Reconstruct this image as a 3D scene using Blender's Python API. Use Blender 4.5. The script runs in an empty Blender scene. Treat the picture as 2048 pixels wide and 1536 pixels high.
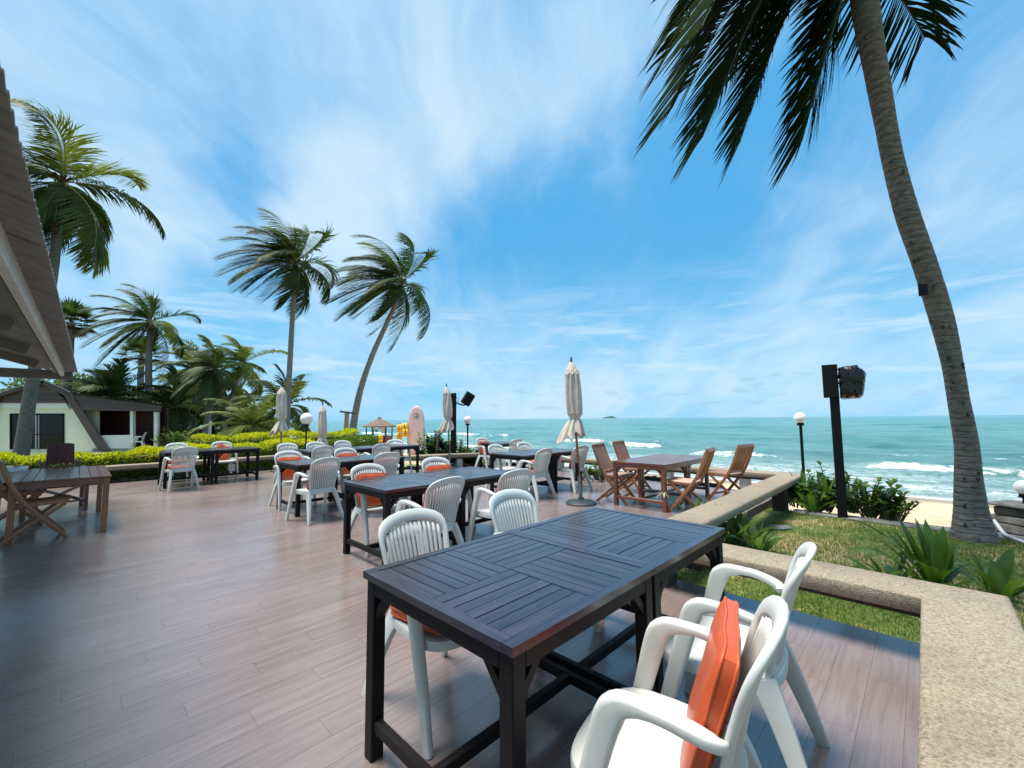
import bpy, math, random
import numpy as np
from mathutils import Vector, Matrix
random.seed(7); np.random.seed(7)
S = bpy.context.scene
COL = S.collection
pi = math.pi
R = math.radians

# ------------------------------------------------------------------ camera
CAMZ = 1.4
F = 845.0 / 2048 * 36
PITCH = math.atan((837.4 - 768) / 845)
ROLL = R(-0.46)
cd = bpy.data.cameras.new('camera'); cam = bpy.data.objects.new('camera', cd); COL.objects.link(cam)
cd.sensor_width = 36; cd.lens = F; cd.clip_start = .05; cd.clip_end = 20000
cam.matrix_world = Matrix.Translation((0, 0, CAMZ)) @ Matrix.Rotation(pi/2 + PITCH, 4, 'X') @ Matrix.Rotation(ROLL, 4, 'Z')
S.camera = cam
S.render.resolution_x = 1024; S.render.resolution_y = 768

# ------------------------------------------------------------------ light
SUN_EL = R(74); SUN_AZ = R(-95)      # azimuth: direction towards the sun, from +Y clockwise
world = bpy.data.worlds.new('World'); S.world = world; world.use_nodes = True
sd = bpy.data.lights.new('sun', 'SUN'); sun = bpy.data.objects.new('sun', sd); COL.objects.link(sun)
sd.energy = 3.9; sd.angle = R(26); sd.color = (1, .95, .88)
tosun = Vector((math.sin(SUN_AZ)*math.cos(SUN_EL), math.cos(SUN_AZ)*math.cos(SUN_EL), math.sin(SUN_EL)))
sun.rotation_euler = tosun.to_track_quat('Z', 'Y').to_euler()
S.view_settings.view_transform = 'Standard'; S.view_settings.look = 'None'
S.view_settings.exposure = 0.92; S.view_settings.gamma = 1; S.view_settings.use_curve_mapping = False

class NT:
    def __init__(s, tree): s.t = tree; s.n = tree.nodes; s.l = tree.links
    def new(s, ty, **kw):
        n = s.n.new(ty)
        for k, v in kw.items(): setattr(n, k, v)
        return n
    def link(s, a, b): s.l.new(a, b)
    def val(s, sock, v):
        if hasattr(v, 'is_output') or isinstance(v, bpy.types.NodeSocket): s.l.new(v, sock)
        else: sock.default_value = v
    def math(s, op, a, b=None, c=None, clamp=False):
        n = s.n.new('ShaderNodeMath'); n.operation = op; n.use_clamp = clamp
        s.val(n.inputs[0], a)
        if b is not None: s.val(n.inputs[1], b)
        if c is not None: s.val(n.inputs[2], c)
        return n.outputs[0]
    def mix(s, f, a, b, mode='MIX'):
        n = s.n.new('ShaderNodeMix'); n.data_type = 'RGBA'; n.blend_type = mode
        s.val(n.inputs[0], f)
        for i, v in ((6, a), (7, b)):
            if isinstance(v, (tuple, list)): v = tuple(v[:3]) + (1,)
            s.val(n.inputs[i], v)
        return n.outputs[2]
    def noise(s, vec, scale=5, detail=4, rough=.5, dist=0, dim='3D'):
        n = s.n.new('ShaderNodeTexNoise'); n.noise_dimensions = dim
        if vec is not None: s.l.new(vec, n.inputs['Vector'])
        n.inputs['Scale'].default_value = scale; n.inputs['Detail'].default_value = detail
        n.inputs['Roughness'].default_value = rough; n.inputs['Distortion'].default_value = dist
        return n.outputs[0]
    def ramp(s, f, stops, interp='LINEAR'):
        n = s.n.new('ShaderNodeValToRGB'); n.color_ramp.interpolation = interp
        e = n.color_ramp.elements
        while len(e) < len(stops): e.new(.5)
        for el, (p, c) in zip(e, stops):
            el.position = p; el.color = (c, c, c, 1) if not isinstance(c, (tuple, list)) else tuple(c[:3]) + (1,)
        s.l.new(f, n.inputs[0]); return n.outputs[0]
    def smooth(s, v, lo, hi):
        n = s.n.new('ShaderNodeMapRange'); n.interpolation_type = 'SMOOTHSTEP'
        s.val(n.inputs[0], v); n.inputs[1].default_value = lo; n.inputs[2].default_value = hi
        return n.outputs[0]
    def mapping(s, vec, scale=(1, 1, 1), rot=(0, 0, 0), loc=(0, 0, 0)):
        n = s.n.new('ShaderNodeMapping'); s.l.new(vec, n.inputs[0])
        n.inputs['Scale'].default_value = scale; n.inputs['Rotation'].default_value = rot; n.inputs['Location'].default_value = loc
        return n.outputs[0]
    def comb(s, x, y, z):
        n = s.n.new('ShaderNodeCombineXYZ')
        for i, v in enumerate((x, y, z)): s.val(n.inputs[i], v)
        return n.outputs[0]

def build_sky():
    t = NT(world.node_tree); t.n.clear()
    out = t.new('ShaderNodeOutputWorld'); bg = t.new('ShaderNodeBackground')
    sky = t.new('ShaderNodeTexSky'); sky.sky_type = 'NISHITA'; sky.sun_disc = False
    sky.sun_elevation = SUN_EL; sky.sun_rotation = SUN_AZ
    sky.air_density = 1.0; sky.dust_density = .4; sky.ozone_density = 2.2; sky.altitude = 0
    tc = t.new('ShaderNodeTexCoord'); sep = t.new('ShaderNodeSeparateXYZ'); t.link(tc.outputs['Generated'], sep.inputs[0])
    x, y, z = sep.outputs
    zc = t.math('ADD', t.math('MAXIMUM', z, 0.0), .38)
    px = t.math('DIVIDE', x, zc); py = t.math('DIVIDE', y, zc)
    plane = t.comb(px, py, 0)
    # cirrus: streaks that run away from the viewer, slightly left of straight ahead
    warp = t.new('ShaderNodeVectorMath', operation='ADD'); 
    wn = t.new('ShaderNodeTexNoise'); t.link(plane, wn.inputs['Vector']); wn.inputs['Scale'].default_value = 1.3; wn.inputs['Detail'].default_value = 5
    sub = t.new('ShaderNodeVectorMath', operation='MULTIPLY_ADD'); t.link(wn.outputs['Color'], sub.inputs[0])
    sub.inputs[1].default_value = (.55, .55, 0); sub.inputs[2].default_value = (-.275, -.275, 0)
    t.link(plane, warp.inputs[0]); t.link(sub.outputs[0], warp.inputs[1])
    st = t.mapping(warp.outputs[0], scale=(2.3, 1.1, 1), rot=(0, 0, R(-8)), loc=(3.1, 1.7, 0))
    n1 = t.noise(st, 1.25, 10, .60, .15)
    n2 = t.noise(t.mapping(warp.outputs[0], scale=(5.5, 1.5, 1), rot=(0, 0, R(-8)), loc=(7, 2, 0)), 1.5, 11, .62, .1)
    big = t.noise(t.mapping(plane, loc=(1.3, .4, 0)), 1.1, 3, .5)
    # where the veil is thick: (direction, cosine falloff) areas of the sky
    def lobe(u, v, rad, w):
        d = Vector(((u-1024)/845, 1, (837-v)/845)).normalized()
        dot = t.new('ShaderNodeVectorMath', operation='DOT_PRODUCT'); t.link(nrm.outputs[0], dot.inputs[0]); dot.inputs[1].default_value = d
        return t.math('MULTIPLY', t.smooth(dot.outputs['Value'], math.cos(rad), 1.0), w)
    nrm = t.new('ShaderNodeVectorMath', operation='NORMALIZE'); t.link(tc.outputs['Generated'], nrm.inputs[0])
    cov = t.math('ADD', t.math('MULTIPLY', n1, .52), t.math('MULTIPLY', n2, .24))
    cov = t.math('ADD', cov, t.math('MULTIPLY', big, .30))
    for a in SKY_LOBES: cov = t.math('ADD', cov, lobe(*a))
    m = t.math('MULTIPLY', t.smooth(cov, .35, .80), .97)
    # thin horizontal bands and small puffs near the horizon
    az = t.math('ARCTAN2', x, y)
    hor = t.comb(t.math('MULTIPLY', az, 2.2), t.math('MULTIPLY', z, 16), 0)
    hb = t.noise(hor, 1.8, 8, .6, .4)
    lowz = t.math('MULTIPLY', t.smooth(z, .015, .07), t.math('SUBTRACT', 1, t.smooth(z, .15, .36)))
    m2 = t.math('MULTIPLY', t.smooth(hb, .40, .68), t.math('MULTIPLY', lowz, .85))
    m = t.math('MAXIMUM', m, m2)
    puff = t.noise(t.comb(t.math('MULTIPLY', az, 9), t.math('MULTIPLY', z, 34), 3), 2.2, 6, .55, .2)
    lowp = t.math('MULTIPLY', t.smooth(z, .005, .03), t.math('SUBTRACT', 1, t.smooth(z, .06, .14)))
    mp = t.math('MULTIPLY', t.smooth(puff, .55, .70), t.math('MULTIPLY', lowp, .55))
    # clear sky colour: Nishita, hue pulled a little to azure, paler towards the horizon
    hsv = t.new('ShaderNodeHueSaturation'); hsv.inputs['Hue'].default_value = SKY_HUE; hsv.inputs['Saturation'].default_value = SKY_SAT; hsv.inputs['Value'].default_value = SKY_VAL
    t.link(sky.outputs[0], hsv.inputs['Color'])
    k = 1/SKY_STR
    base = t.mix(t.math('MULTIPLY', t.math('SUBTRACT', 1, t.smooth(z, -.02, .32)), .55), hsv.outputs[0], tuple(c*k for c in (.18, .39, .56)))
    base = t.mix(.8, base, tuple(c*k for c in (.055, .262, .50)))
    base = t.mix(t.math('MULTIPLY', t.math('SUBTRACT', 1, t.smooth(z, 0, .42)), .75), base, tuple(c*k for c in (.155, .38, .53)))
    cl = t.mix(m, base, tuple(c*k for c in (.345, .455, .54)))
    cl = t.mix(mp, cl, tuple(c*k for c in (.20, .33, .44)))
    t.link(cl, bg.inputs[0]); bg.inputs[1].default_value = SKY_STR
    t.link(bg.outputs[0], out.inputs[0])
SKY_STR = .10; SKY_HUE = .50; SKY_SAT = 1.15; SKY_VAL = .62
SKY_LOBES = [(330, 60, .60, .08), (700, 400, .20, .16), (640, 470, .14, .10), (340, 470, .14, .06), (960, 100, .40, .06), (1000, 250, .2, .06),
             (1150, 690, .34, .10), (1850, 380, .30, .06), (1040, 520, .30, -.15), (1330, 480, .36, -.15), (1550, 380, .25, -.07),
             (460, 600, .15, -.16), (1950, 120, .3, -.10), (1500, 690, .24, .12), (420, 380, .1, -.06), (1750, 560, .12, -.06)]
build_sky()

# ------------------------------------------------------------------ frames of reference
TH = R(45.8)
E1 = Vector((math.cos(TH), math.sin(TH), 0)); E2 = Vector((math.sin(TH), -math.cos(TH), 0))
def D(a, b, z=0): return E1*a + E2*b + Vector((0, 0, z))
def gnd(u, v, z=-.12):
    d = at(u, v, 1.0) - Vector((0, 0, CAMZ)); return d*((z-CAMZ)/d.z) + Vector((0, 0, CAMZ))
def ab(x, y): v = Vector((x, y, 0)); return v.dot(E1), v.dot(E2)
cp, sp = math.cos(PITCH), math.sin(PITCH); cr, sr = math.cos(ROLL), math.sin(ROLL)
def at(u, v, Y):                      # where the sight line of photo point (u, v) is Y metres ahead
    x = (u-1024)/845; z = (768-v)/845
    x, z = cr*x - sr*z, sr*x + cr*z
    d = Vector((x, cp - z*sp, sp + z*cp)); return d*(Y/d.y) + Vector((0, 0, CAMZ))

SEA = -1.05
def gz(a, b):                         # height of the land
    if a < 8.15: g = -.12
    elif a < 8.6: g = -.12 - .22*(a-8.15)/.45
    else: g = -.34 - .71*min(1, (a-8.6)/9.0) - max(0, a-17.6)*.07
    return g
def gxy(x, y): return gz(*ab(x, y))

# ------------------------------------------------------------------ objects
def finish(o, label=None, cat=None, group=None, kind=None):
    if label: o['label'] = label
    if cat: o['category'] = cat
    if group: o['group'] = group
    if kind: o['kind'] = kind
    return o
def empty(name, loc, rz, label, cat, group=None):
    o = bpy.data.objects.new(name, None); COL.objects.link(o)
    o.location = loc; o.rotation_euler = (0, 0, rz); o.empty_display_size = .1
    return finish(o, label, cat, group)
def mobj(name, V, Fc, mat, parent=None, smooth=False, midx=None, loc=None):
    me = bpy.data.meshes.new(name)
    me.from_pydata([tuple(v) for v in V], [], Fc)
    mats = mat if isinstance(mat, (list, tuple)) else [mat]
    for m in mats: me.materials.append(m)
    if midx is not None: me.polygons.foreach_set('material_index', midx)
    if smooth: me.polygons.foreach_set('use_smooth', [True]*len(me.polygons))
    me.update()
    o = bpy.data.objects.new(name, me); COL.objects.link(o)
    if parent: o.parent = parent
    if loc is not None: o.location = loc
    return o
def inst(name, me, parent, loc=(0, 0, 0), rot=(0, 0, 0), sc=(1, 1, 1)):
    o = bpy.data.objects.new(name, me); COL.objects.link(o); o.parent = parent
    o.location = loc; o.rotation_euler = rot; o.scale = sc; return o
def copy_tree(o, parent=None):
    c = o.copy(); COL.objects.link(c); c.parent = parent
    for ch in list(o.children): copy_tree(ch, c)
    return c
def smooth_by_angle(o, ang=35):
    me = o.data; me.polygons.foreach_set('use_smooth', [True]*len(me.polygons))
    me.set_sharp_from_angle(angle=R(ang))

class MB:
    def __init__(s): s.V = []; s.F = []; s.M = []
    def add(s, V, Fc, m=0):
        n = len(s.V); s.V += [Vector(v) for v in V]; s.F += [tuple(i+n for i in f) for f in Fc]; s.M += [m]*len(Fc)
    def box(s, c, d, M=None, ch=0, m=0):
        c = Vector(c); x, y, z = (k/2 for k in d)
        if ch <= 0:
            V = [Vector((i*x, j*y, k*z)) for i in (-1, 1) for j in (-1, 1) for k in (-1, 1)]
            Fc = [(0, 1, 3, 2), (4, 6, 7, 5), (0, 4, 5, 1), (2, 3, 7, 6), (0, 2, 6, 4), (1, 5, 7, 3)]
        else:
            V = []; idx = {}
            for i in (-1, 1):
                for j in (-1, 1):
                    for k in (-1, 1):
                        for ax in range(3):
                            p = [i*(x-ch), j*(y-ch), k*(z-ch)]; p[ax] = (i*x, j*y, k*z)[ax]
                            idx[i, j, k, ax] = len(V); V.append(Vector(p))
            Fc = []
            for ax in range(3):
                u, w = [(1, 2), (2, 0), (0, 1)][ax]
                for sg in (-1, 1):
                    q = []
                    for a_, b_ in ((-1, -1), (1, -1), (1, 1), (-1, 1)):
                        k = [0]*3; k[ax] = sg; k[u] = a_; k[w] = b_; q.append(idx[k[0], k[1], k[2], ax])
                    Fc.append(tuple(q) if sg > 0 else tuple(q[::-1]))
            for ax in range(3):                       # edges along ax
                u, w = [(1, 2), (2, 0), (0, 1)][ax]
                for a_ in (-1, 1):
                    for b_ in (-1, 1):
                        k0 = [0]*3; k1 = [0]*3; k0[ax] = -1; k1[ax] = 1
                        for k in (k0, k1): k[u] = a_; k[w] = b_
                        q = (idx[k0[0], k0[1], k0[2], u], idx[k1[0], k1[1], k1[2], u], idx[k1[0], k1[1], k1[2], w], idx[k0[0], k0[1], k0[2], w])
                        Fc.append(q if a_*b_ < 0 else q[::-1])
            for i in (-1, 1):
                for j in (-1, 1):
                    for k in (-1, 1):
                        q = (idx[i, j, k, 0], idx[i, j, k, 1], idx[i, j, k, 2])
                        Fc.append(q if i*j*k > 0 else q[::-1])
        if M is not None: V = [M @ v for v in V]
        s.add([v + c for v in V], Fc, m); return s
    def bar(s, p0, p1, w, h, up=(0, 0, 1), ch=0, m=0):
        p0 = Vector(p0); p1 = Vector(p1); d = (p1-p0); L = d.length; X = d.normalized()
        U = Vector(up); Y = U.cross(X)
        if Y.length < 1e-4: Y = Vector((0, 1, 0)).cross(X)
        Y.normalize(); Z = X.cross(Y)
        M = Matrix((X, Y, Z)).transposed()
        return s.box((p0+p1)/2, (L, w, h), M, ch, m)
    def tube(s, pts, rad, n=8, m=0, cap=True, sq=1.0):
        pts = [Vector(p) for p in pts]; V = []; Fc = []
        if not hasattr(rad, '__len__'): rad = [rad]*len(pts)
        prev = None
        for i, p in enumerate(pts):
            d = (pts[min(i+1, len(pts)-1)] - pts[max(i-1, 0)]).normalized()
            if prev is None: a_ = Vector((0, 0, 1)) if abs(d.z) < .9 else Vector((1, 0, 0)); U = d.cross(a_).normalized()
            else: U = (prev - d*prev.dot(d)).normalized()
            prev = U; W = d.cross(U)
            for k in range(n):
                t = 2*pi*k/n; V.append(p + U*math.cos(t)*rad[i] + W*math.sin(t)*rad[i]*sq)
        for i in range(len(pts)-1):
            for k in range(n): Fc.append((i*n+k, i*n+(k+1) % n, (i+1)*n+(k+1) % n, (i+1)*n+k))
        if cap: Fc.append(tuple(range(n))[::-1]); Fc.append(tuple((len(pts)-1)*n+k for k in range(n)))
        s.add(V, Fc, m); return s
    def sweep(s, pts, W, H, ups, n=12, e=.45, m=0):
        """rounded-rectangle section; W along side, H along up"""
        pts = [Vector(p) for p in pts]; V = []; Fc = []; L = len(pts)
        for i, p in enumerate(pts):
            d = (pts[min(i+1, L-1)] - pts[max(i-1, 0)]).normalized()
            up = Vector(ups[i] if isinstance(ups, list) else ups); side = d.cross(up).normalized(); up = side.cross(d).normalized()
            w = W[i] if hasattr(W, '__len__') else W; h = H[i] if hasattr(H, '__len__') else H
            for k in range(n):
                t = 2*pi*(k+.5)/n; c, q = math.cos(t), math.sin(t)
                V.append(p + side*(w/2)*math.copysign(abs(c)**e, c) + up*(h/2)*math.copysign(abs(q)**e, q))
        for i in range(L-1):
            for k in range(n): Fc.append((i*n+k, i*n+(k+1) % n, (i+1)*n+(k+1) % n, (i+1)*n+k))
        Fc.append(tuple(range(n))[::-1]); Fc.append(tuple((L-1)*n+k for k in range(n)))
        s.add(V, Fc, m); return s
    def lathe(s, prof, n=24, c=(0, 0, 0), m=0):
        c = Vector(c); V = []; Fc = []
        for r, z in prof:
            for k in range(n): V.append(c + Vector((r*math.cos(2*pi*k/n), r*math.sin(2*pi*k/n), z)))
        for i in range(len(prof)-1):
            for k in range(n): Fc.append((i*n+k, i*n+(k+1) % n, (i+1)*n+(k+1) % n, (i+1)*n+k))
        Fc.append(tuple(range(n))[::-1]); Fc.append(tuple((len(prof)-1)*n+k for k in range(n)))
        s.add(V, Fc, m); return s
    def prism(s, poly, z0, z1, m=0):
        n = len(poly); V = [Vector((p[0], p[1], z0)) for p in poly] + [Vector((p[0], p[1], z1)) for p in poly]
        Fc = [tuple(range(n))[::-1], tuple(range(n, 2*n))] + [(i, (i+1) % n, n+(i+1) % n, n+i) for i in range(n)]
        s.add(V, Fc, m); return s
    def build(s, name, mat, parent=None, smooth=False, loc=None, ang=None):
        o = mobj(name, s.V, s.F, mat, parent, smooth, s.M if isinstance(mat, (list, tuple)) and len(mat) > 1 else None, loc)
        if ang: smooth_by_angle(o, ang)
        return o
def catmull(P, n=6):
    P = [Vector(p) for p in P]; Q = [P[0]*2-P[1]] + P + [P[-1]*2-P[-2]]; out = []
    for i in range(1, len(Q)-2):
        a_, b_, c_, d_ = Q[i-1:i+3]
        for k in range(n):
            t = k/n; out.append(.5*((2*b_) + (c_-a_)*t + (2*a_-5*b_+4*c_-d_)*t*t + (3*b_-a_-3*c_+d_)*t**3))
    out.append(P[-1]); return out

# ------------------------------------------------------------------ materials
def newmat(name):
    m = bpy.data.materials.new(name); m.use_nodes = True; t = NT(m.node_tree)
    p = t.n['Principled BSDF']; return m, t, p
def bump(t, p, h, strength=.3, dist=.01):
    b = t.new('ShaderNodeBump'); b.inputs['Strength'].default_value = strength; b.inputs['Distance'].default_value = dist
    t.link(h, b.inputs['Height']); t.link(b.outputs[0], p.inputs['Normal']); return b
def simple(name, c1, c2=None, rough=.5, scale=8, detail=5, bmp=.15, bdist=.004, metallic=0, spec=.5, vary=0, coord='Object', stretch=(1, 1, 1), rv=.1):
    m, t, p = newmat(name); c2 = c2 or tuple(x*.75 for x in c1)
    tc = t.new('ShaderNodeTexCoord'); v = t.mapping(tc.outputs[coord], scale=stretch)
    n = t.noise(v, scale, detail, .6); n2 = t.noise(v, scale*6, 3, .6)
    f = t.smooth(t.math('ADD', t.math('MULTIPLY', n, .75), t.math('MULTIPLY', n2, .25)), .3, .7)
    col = t.mix(f, c1, c2)
    if vary:
        oi = t.new('ShaderNodeObjectInfo')
        hs = t.new('ShaderNodeHueSaturation'); t.link(col, hs.inputs['Color'])
        t.link(t.math('ADD', 1-vary/2, t.math('MULTIPLY', oi.outputs['Random'], vary)), hs.inputs['Value']); col = hs.outputs[0]
    t.link(col, p.inputs['Base Color']); p.inputs['Metallic'].default_value = metallic
    p.inputs['Specular IOR Level'].default_value = spec
    t.link(t.math('ADD', rough-rv/2, t.math('MULTIPLY', n, rv)), p.inputs['Roughness'])
    if bmp: bump(t, p, n2, bmp, bdist)
    return m
def wood(name, c1, c2, rough=.35, gs=1.0, vary=.25, spec=.5, coat=0, bmp=.15):
    """grain along the object's local X"""
    m, t, p = newmat(name)
    tc = t.new('ShaderNodeTexCoord'); oi = t.new('ShaderNodeObjectInfo')
    off = t.comb(t.math('MULTIPLY', oi.outputs['Random'], 37), t.math('MULTIPLY', oi.outputs['Random'], 11), 0)
    av = t.new('ShaderNodeVectorMath', operation='ADD'); t.link(tc.outputs['Object'], av.inputs[0]); t.link(off, av.inputs[1])
    v = t.mapping(av.outputs[0], scale=(1.5*gs, 28*gs, 28*gs))
    n = t.noise(v, 2.2, 8, .65, .6); n2 = t.noise(t.mapping(av.outputs[0], scale=(3, 9, 9)), 2, 3)
    col = t.mix(t.smooth(n, .34, .66), c1, c2)
    hs = t.new('ShaderNodeHueSaturation'); t.link(col, hs.inputs['Color'])
    t.link(t.math('ADD', t.math('ADD', 1-vary/2-.12, t.math('MULTIPLY', oi.outputs['Random'], vary)), t.math('MULTIPLY', n2, .24)), hs.inputs['Value'])
    t.link(hs.outputs[0], p.inputs['Base Color'])
    t.link(t.math('ADD', rough-.08, t.math('MULTIPLY', n, .16)), p.inputs['Roughness'])
    p.inputs['Specular IOR Level'].default_value = spec
    if coat: p.inputs['Coat Weight'].default_value = coat; p.inputs['Coat Roughness'].default_value = .18
    bump(t, p, n, bmp, .002)
    return m
def leafmat(name, c1, c2, trans=.35, rough=.45, scale=3, vary=.35, spec=.4):
    m, t, p = newmat(name)
    tc = t.new('ShaderNodeTexCoord'); oi = t.new('ShaderNodeObjectInfo'); geo = t.new('ShaderNodeNewGeometry')
    n = t.noise(tc.outputs['Object'], scale, 4)
    f = t.smooth(n, .3, .7)
    if hasattr(geo.outputs, 'get') and geo.outputs.get('Random Per Island'):
        f = t.math('ADD', t.math('MULTIPLY', f, .45), t.math('MULTIPLY', geo.outputs['Random Per Island'], .55))
    col = t.mix(f, c1, c2)
    hs = t.new('ShaderNodeHueSaturation'); t.link(col, hs.inputs['Color'])
    t.link(t.math('ADD', 1-vary/2, t.math('MULTIPLY', oi.outputs['Random'], vary)), hs.inputs['Value'])
    t.link(hs.outputs[0], p.inputs['Base Color']); p.inputs['Roughness'].default_value = rough
    p.inputs['Specular IOR Level'].default_value = spec
    tr = t.new('ShaderNodeBsdfTranslucent'); h2 = t.new('ShaderNodeHueSaturation'); t.link(hs.outputs[0], h2.inputs['Color']); h2.inputs['Value'].default_value = 1.3; h2.inputs['Saturation'].default_value = 1.1
    t.link(h2.outputs[0], tr.inputs[0])
    mx = t.new('ShaderNodeMixShader'); mx.inputs[0].default_value = trans
    t.link(p.outputs[0], mx.inputs[1]); t.link(tr.outputs[0], mx.inputs[2]); t.link(mx.outputs[0], t.n['Material Output'].inputs[0])
    return m

PL_L, PL_W, PL_S = .90, .152, .6180
def deckmat():
    m, t, p = newmat('wood_look_tile')
    geo = t.new('ShaderNodeNewGeometry')
    v = t.mapping(geo.outputs['Position'], rot=(0, 0, -TH))
    sep = t.new('ShaderNodeSeparateXYZ'); t.link(v, sep.inputs[0]); x, y = sep.outputs[0], sep.outputs[1]
    row = t.math('FLOOR', t.math('DIVIDE', y, PL_W))
    k = t.math('FLOOR', t.math('DIVIDE', t.math('ADD', x, t.math('MULTIPLY', row, PL_S*PL_L)), PL_L))
    wn = t.new('ShaderNodeTexWhiteNoise'); t.link(t.comb(row, k, 0), wn.inputs[0]); rnd = wn.outputs[0]
    gv = t.comb(t.math('ADD', t.math('MULTIPLY', x, 1.6), t.math('MULTIPLY', rnd, 31)), t.math('MULTIPLY', y, 24), t.math('MULTIPLY', rnd, 9))
    g = t.noise(gv, 1.5, 9, .68, .5)
    g2 = t.noise(t.comb(t.math('MULTIPLY', x, 3), t.math('MULTIPLY', y, 90), rnd), 1.5, 4, .6)
    col = t.mix(t.smooth(g, .30, .70), (.158, .103, .089), (.212, .150, .131))
    col = t.mix(t.math('MULTIPLY', t.smooth(g2, .52, .72), .35), col, (.26, .20, .18))
    hs = t.new('ShaderNodeHueSaturation'); t.link(col, hs.inputs['Color'])
    t.link(t.math('ADD', .92, t.math('MULTIPLY', rnd, .16)), hs.inputs['Value']); hs.inputs['Saturation'].default_value = .85
    damp = t.noise(v, .55, 4, .55); damp2 = t.noise(v, 3.5, 4, .6)
    cc = t.mix(t.math('MULTIPLY', t.smooth(damp2, .5, .8), .25), hs.outputs[0], (.20, .165, .155))
    t.link(cc, p.inputs['Base Color'])
    r = t.math('ADD', t.math('ADD', .13, t.math('MULTIPLY', g, .12)), t.math('MULTIPLY', t.smooth(damp, .35, .7), .14))
    t.link(r, p.inputs['Roughness']); p.inputs['Specular IOR Level'].default_value = 1.0; p.inputs['IOR'].default_value = 1.65
    bump(t, p, t.math('ADD', t.math('MULTIPLY', g, .7), t.math('MULTIPLY', g2, .3)), .25, .0012)
    return m
def pebblemat(name, tint):
    m, t, p = newmat(name)
    tc = t.new('ShaderNodeTexCoord'); v = tc.outputs['Object']
    def vor(sc):
        n = t.new('ShaderNodeTexVoronoi'); t.link(v, n.inputs['Vector']); n.inputs['Scale'].default_value = sc; return n
    a_, b_ = vor(150), vor(84)
    sa = t.new('ShaderNodeSeparateColor'); t.link(a_.outputs['Color'], sa.inputs[0])
    sb = t.new('ShaderNodeSeparateColor'); t.link(b_.outputs['Color'], sb.inputs[0])
    col = t.ramp(sa.outputs[0], [(0, (.16, .12, .08)), (.25, (.33, .26, .18)), (.6, (.44, .36, .26)), (1, (.62, .55, .44))])
    c2 = t.ramp(sb.outputs[0], [(0, (.22, .17, .12)), (.3, (.38, .31, .22)), (1, (.52, .44, .33))])
    col = t.mix(.5, col, c2)
    st = t.noise(v, 1.6, 6, .6); s2 = t.noise(v, 7, 5, .6)
    col = t.mix(t.math('MULTIPLY', t.smooth(st, .45, .75), .45), col, (.17, .14, .10))
    col = t.mix(t.math('MULTIPLY', t.smooth(s2, .55, .8), .3), col, (.55, .50, .42))
    col = t.mix(1, col, tint, 'MULTIPLY')
    t.link(col, p.inputs['Base Color']); p.inputs['Roughness'].default_value = .8
    bump(t, p, t.math('ADD', a_.outputs['Distance'], t.math('MULTIPLY', b_.outputs['Distance'], .6)), .5, .004)
    return m
def barkmat(name='palm_bark', c1=(.20, .185, .165), c2=(.075, .068, .060), sc=13):
    m, t, p = newmat(name)
    tc = t.new('ShaderNodeTexCoord'); v = tc.outputs['Object']
    sep = t.new('ShaderNodeSeparateXYZ'); t.link(v, sep.inputs[0])
    n = t.noise(v, 4, 5, .6); n3 = t.noise(t.mapping(v, scale=(9, 9, 38)), 1.4, 6, .7)
    ring = t.math('SINE', t.math('ADD', t.math('MULTIPLY', sep.outputs[2], sc*2*pi), t.math('MULTIPLY', n, 9)))
    rg = t.smooth(ring, .15, 1.0)
    col = t.mix(t.smooth(n3, .32, .68), c1, c2)
    col = t.mix(t.math('MULTIPLY', rg, .34), col, tuple(x*.42 for x in c2))
    pt = t.noise(v, 2.0, 5, .6)
    col = t.mix(t.math('MULTIPLY', t.smooth(pt, .52, .72), .5), col, (.16, .17, .12))
    col = t.mix(t.math('MULTIPLY', t.smooth(t.noise(t.mapping(v, scale=(3, 3, 2)), 3.1, 4), .66, .74), .85), col, (.018, .015, .013))
    t.link(col, p.inputs['Base Color']); p.inputs['Roughness'].default_value = .9
    bump(t, p, t.math('SUBTRACT', t.math('MULTIPLY', n3, .8), t.math('MULTIPLY', rg, .35)), .7, .02)
    return m
def groundmat():
    m, t, p = newmat('lawn_soil_sand')
    geo = t.new('ShaderNodeNewGeometry'); v = geo.outputs['Position']; w = t.mapping(v, rot=(0, 0, -TH))
    sep = t.new('ShaderNodeSeparateXYZ'); t.link(w, sep.inputs[0]); x = sep.outputs[0]
    n = t.noise(v, .9, 6, .6); n2 = t.noise(v, 9, 6, .7); n3 = t.noise(v, 60, 3, .7)
    grass = t.mix(t.smooth(n2, .3, .7), (.06, .11, .02), (.13, .18, .035))
    soil = t.mix(t.smooth(n3, .3, .7), (.50, .36, .19), (.30, .21, .11))
    grass = t.mix(t.math('MULTIPLY', t.smooth(t.math('ADD', t.math('MULTIPLY', n, .7), t.math('MULTIPLY', n2, .3)), .47, .58), .9), grass, soil)
    foot = t.noise(v, 3.2, 5, .6)
    sand = t.mix(t.smooth(foot, .35, .7), (.62, .47, .30), (.48, .35, .21))
    sand = t.mix(t.math('MULTIPLY', t.smooth(n3, .5, .8), .3), sand, (.30, .22, .14))
    wet = t.smooth(t.math('ADD', x, t.math('MULTIPLY', n, 1.5)), 16.2, 17.6)
    sand = t.mix(wet, sand, (.27, .20, .135))
    s = t.smooth(t.math('ADD', x, t.math('MULTIPLY', n2, .25)), 8.2, 8.45)
    col = t.mix(s, grass, sand)
    t.link(col, p.inputs['Base Color'])
    t.link(t.math('SUBTRACT', .95, t.math('MULTIPLY', wet, .55)), p.inputs['Roughness'])
    bump(t, p, t.math('ADD', foot, t.math('MULTIPLY', n3, .3)), .6, .05)
    return m
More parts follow.
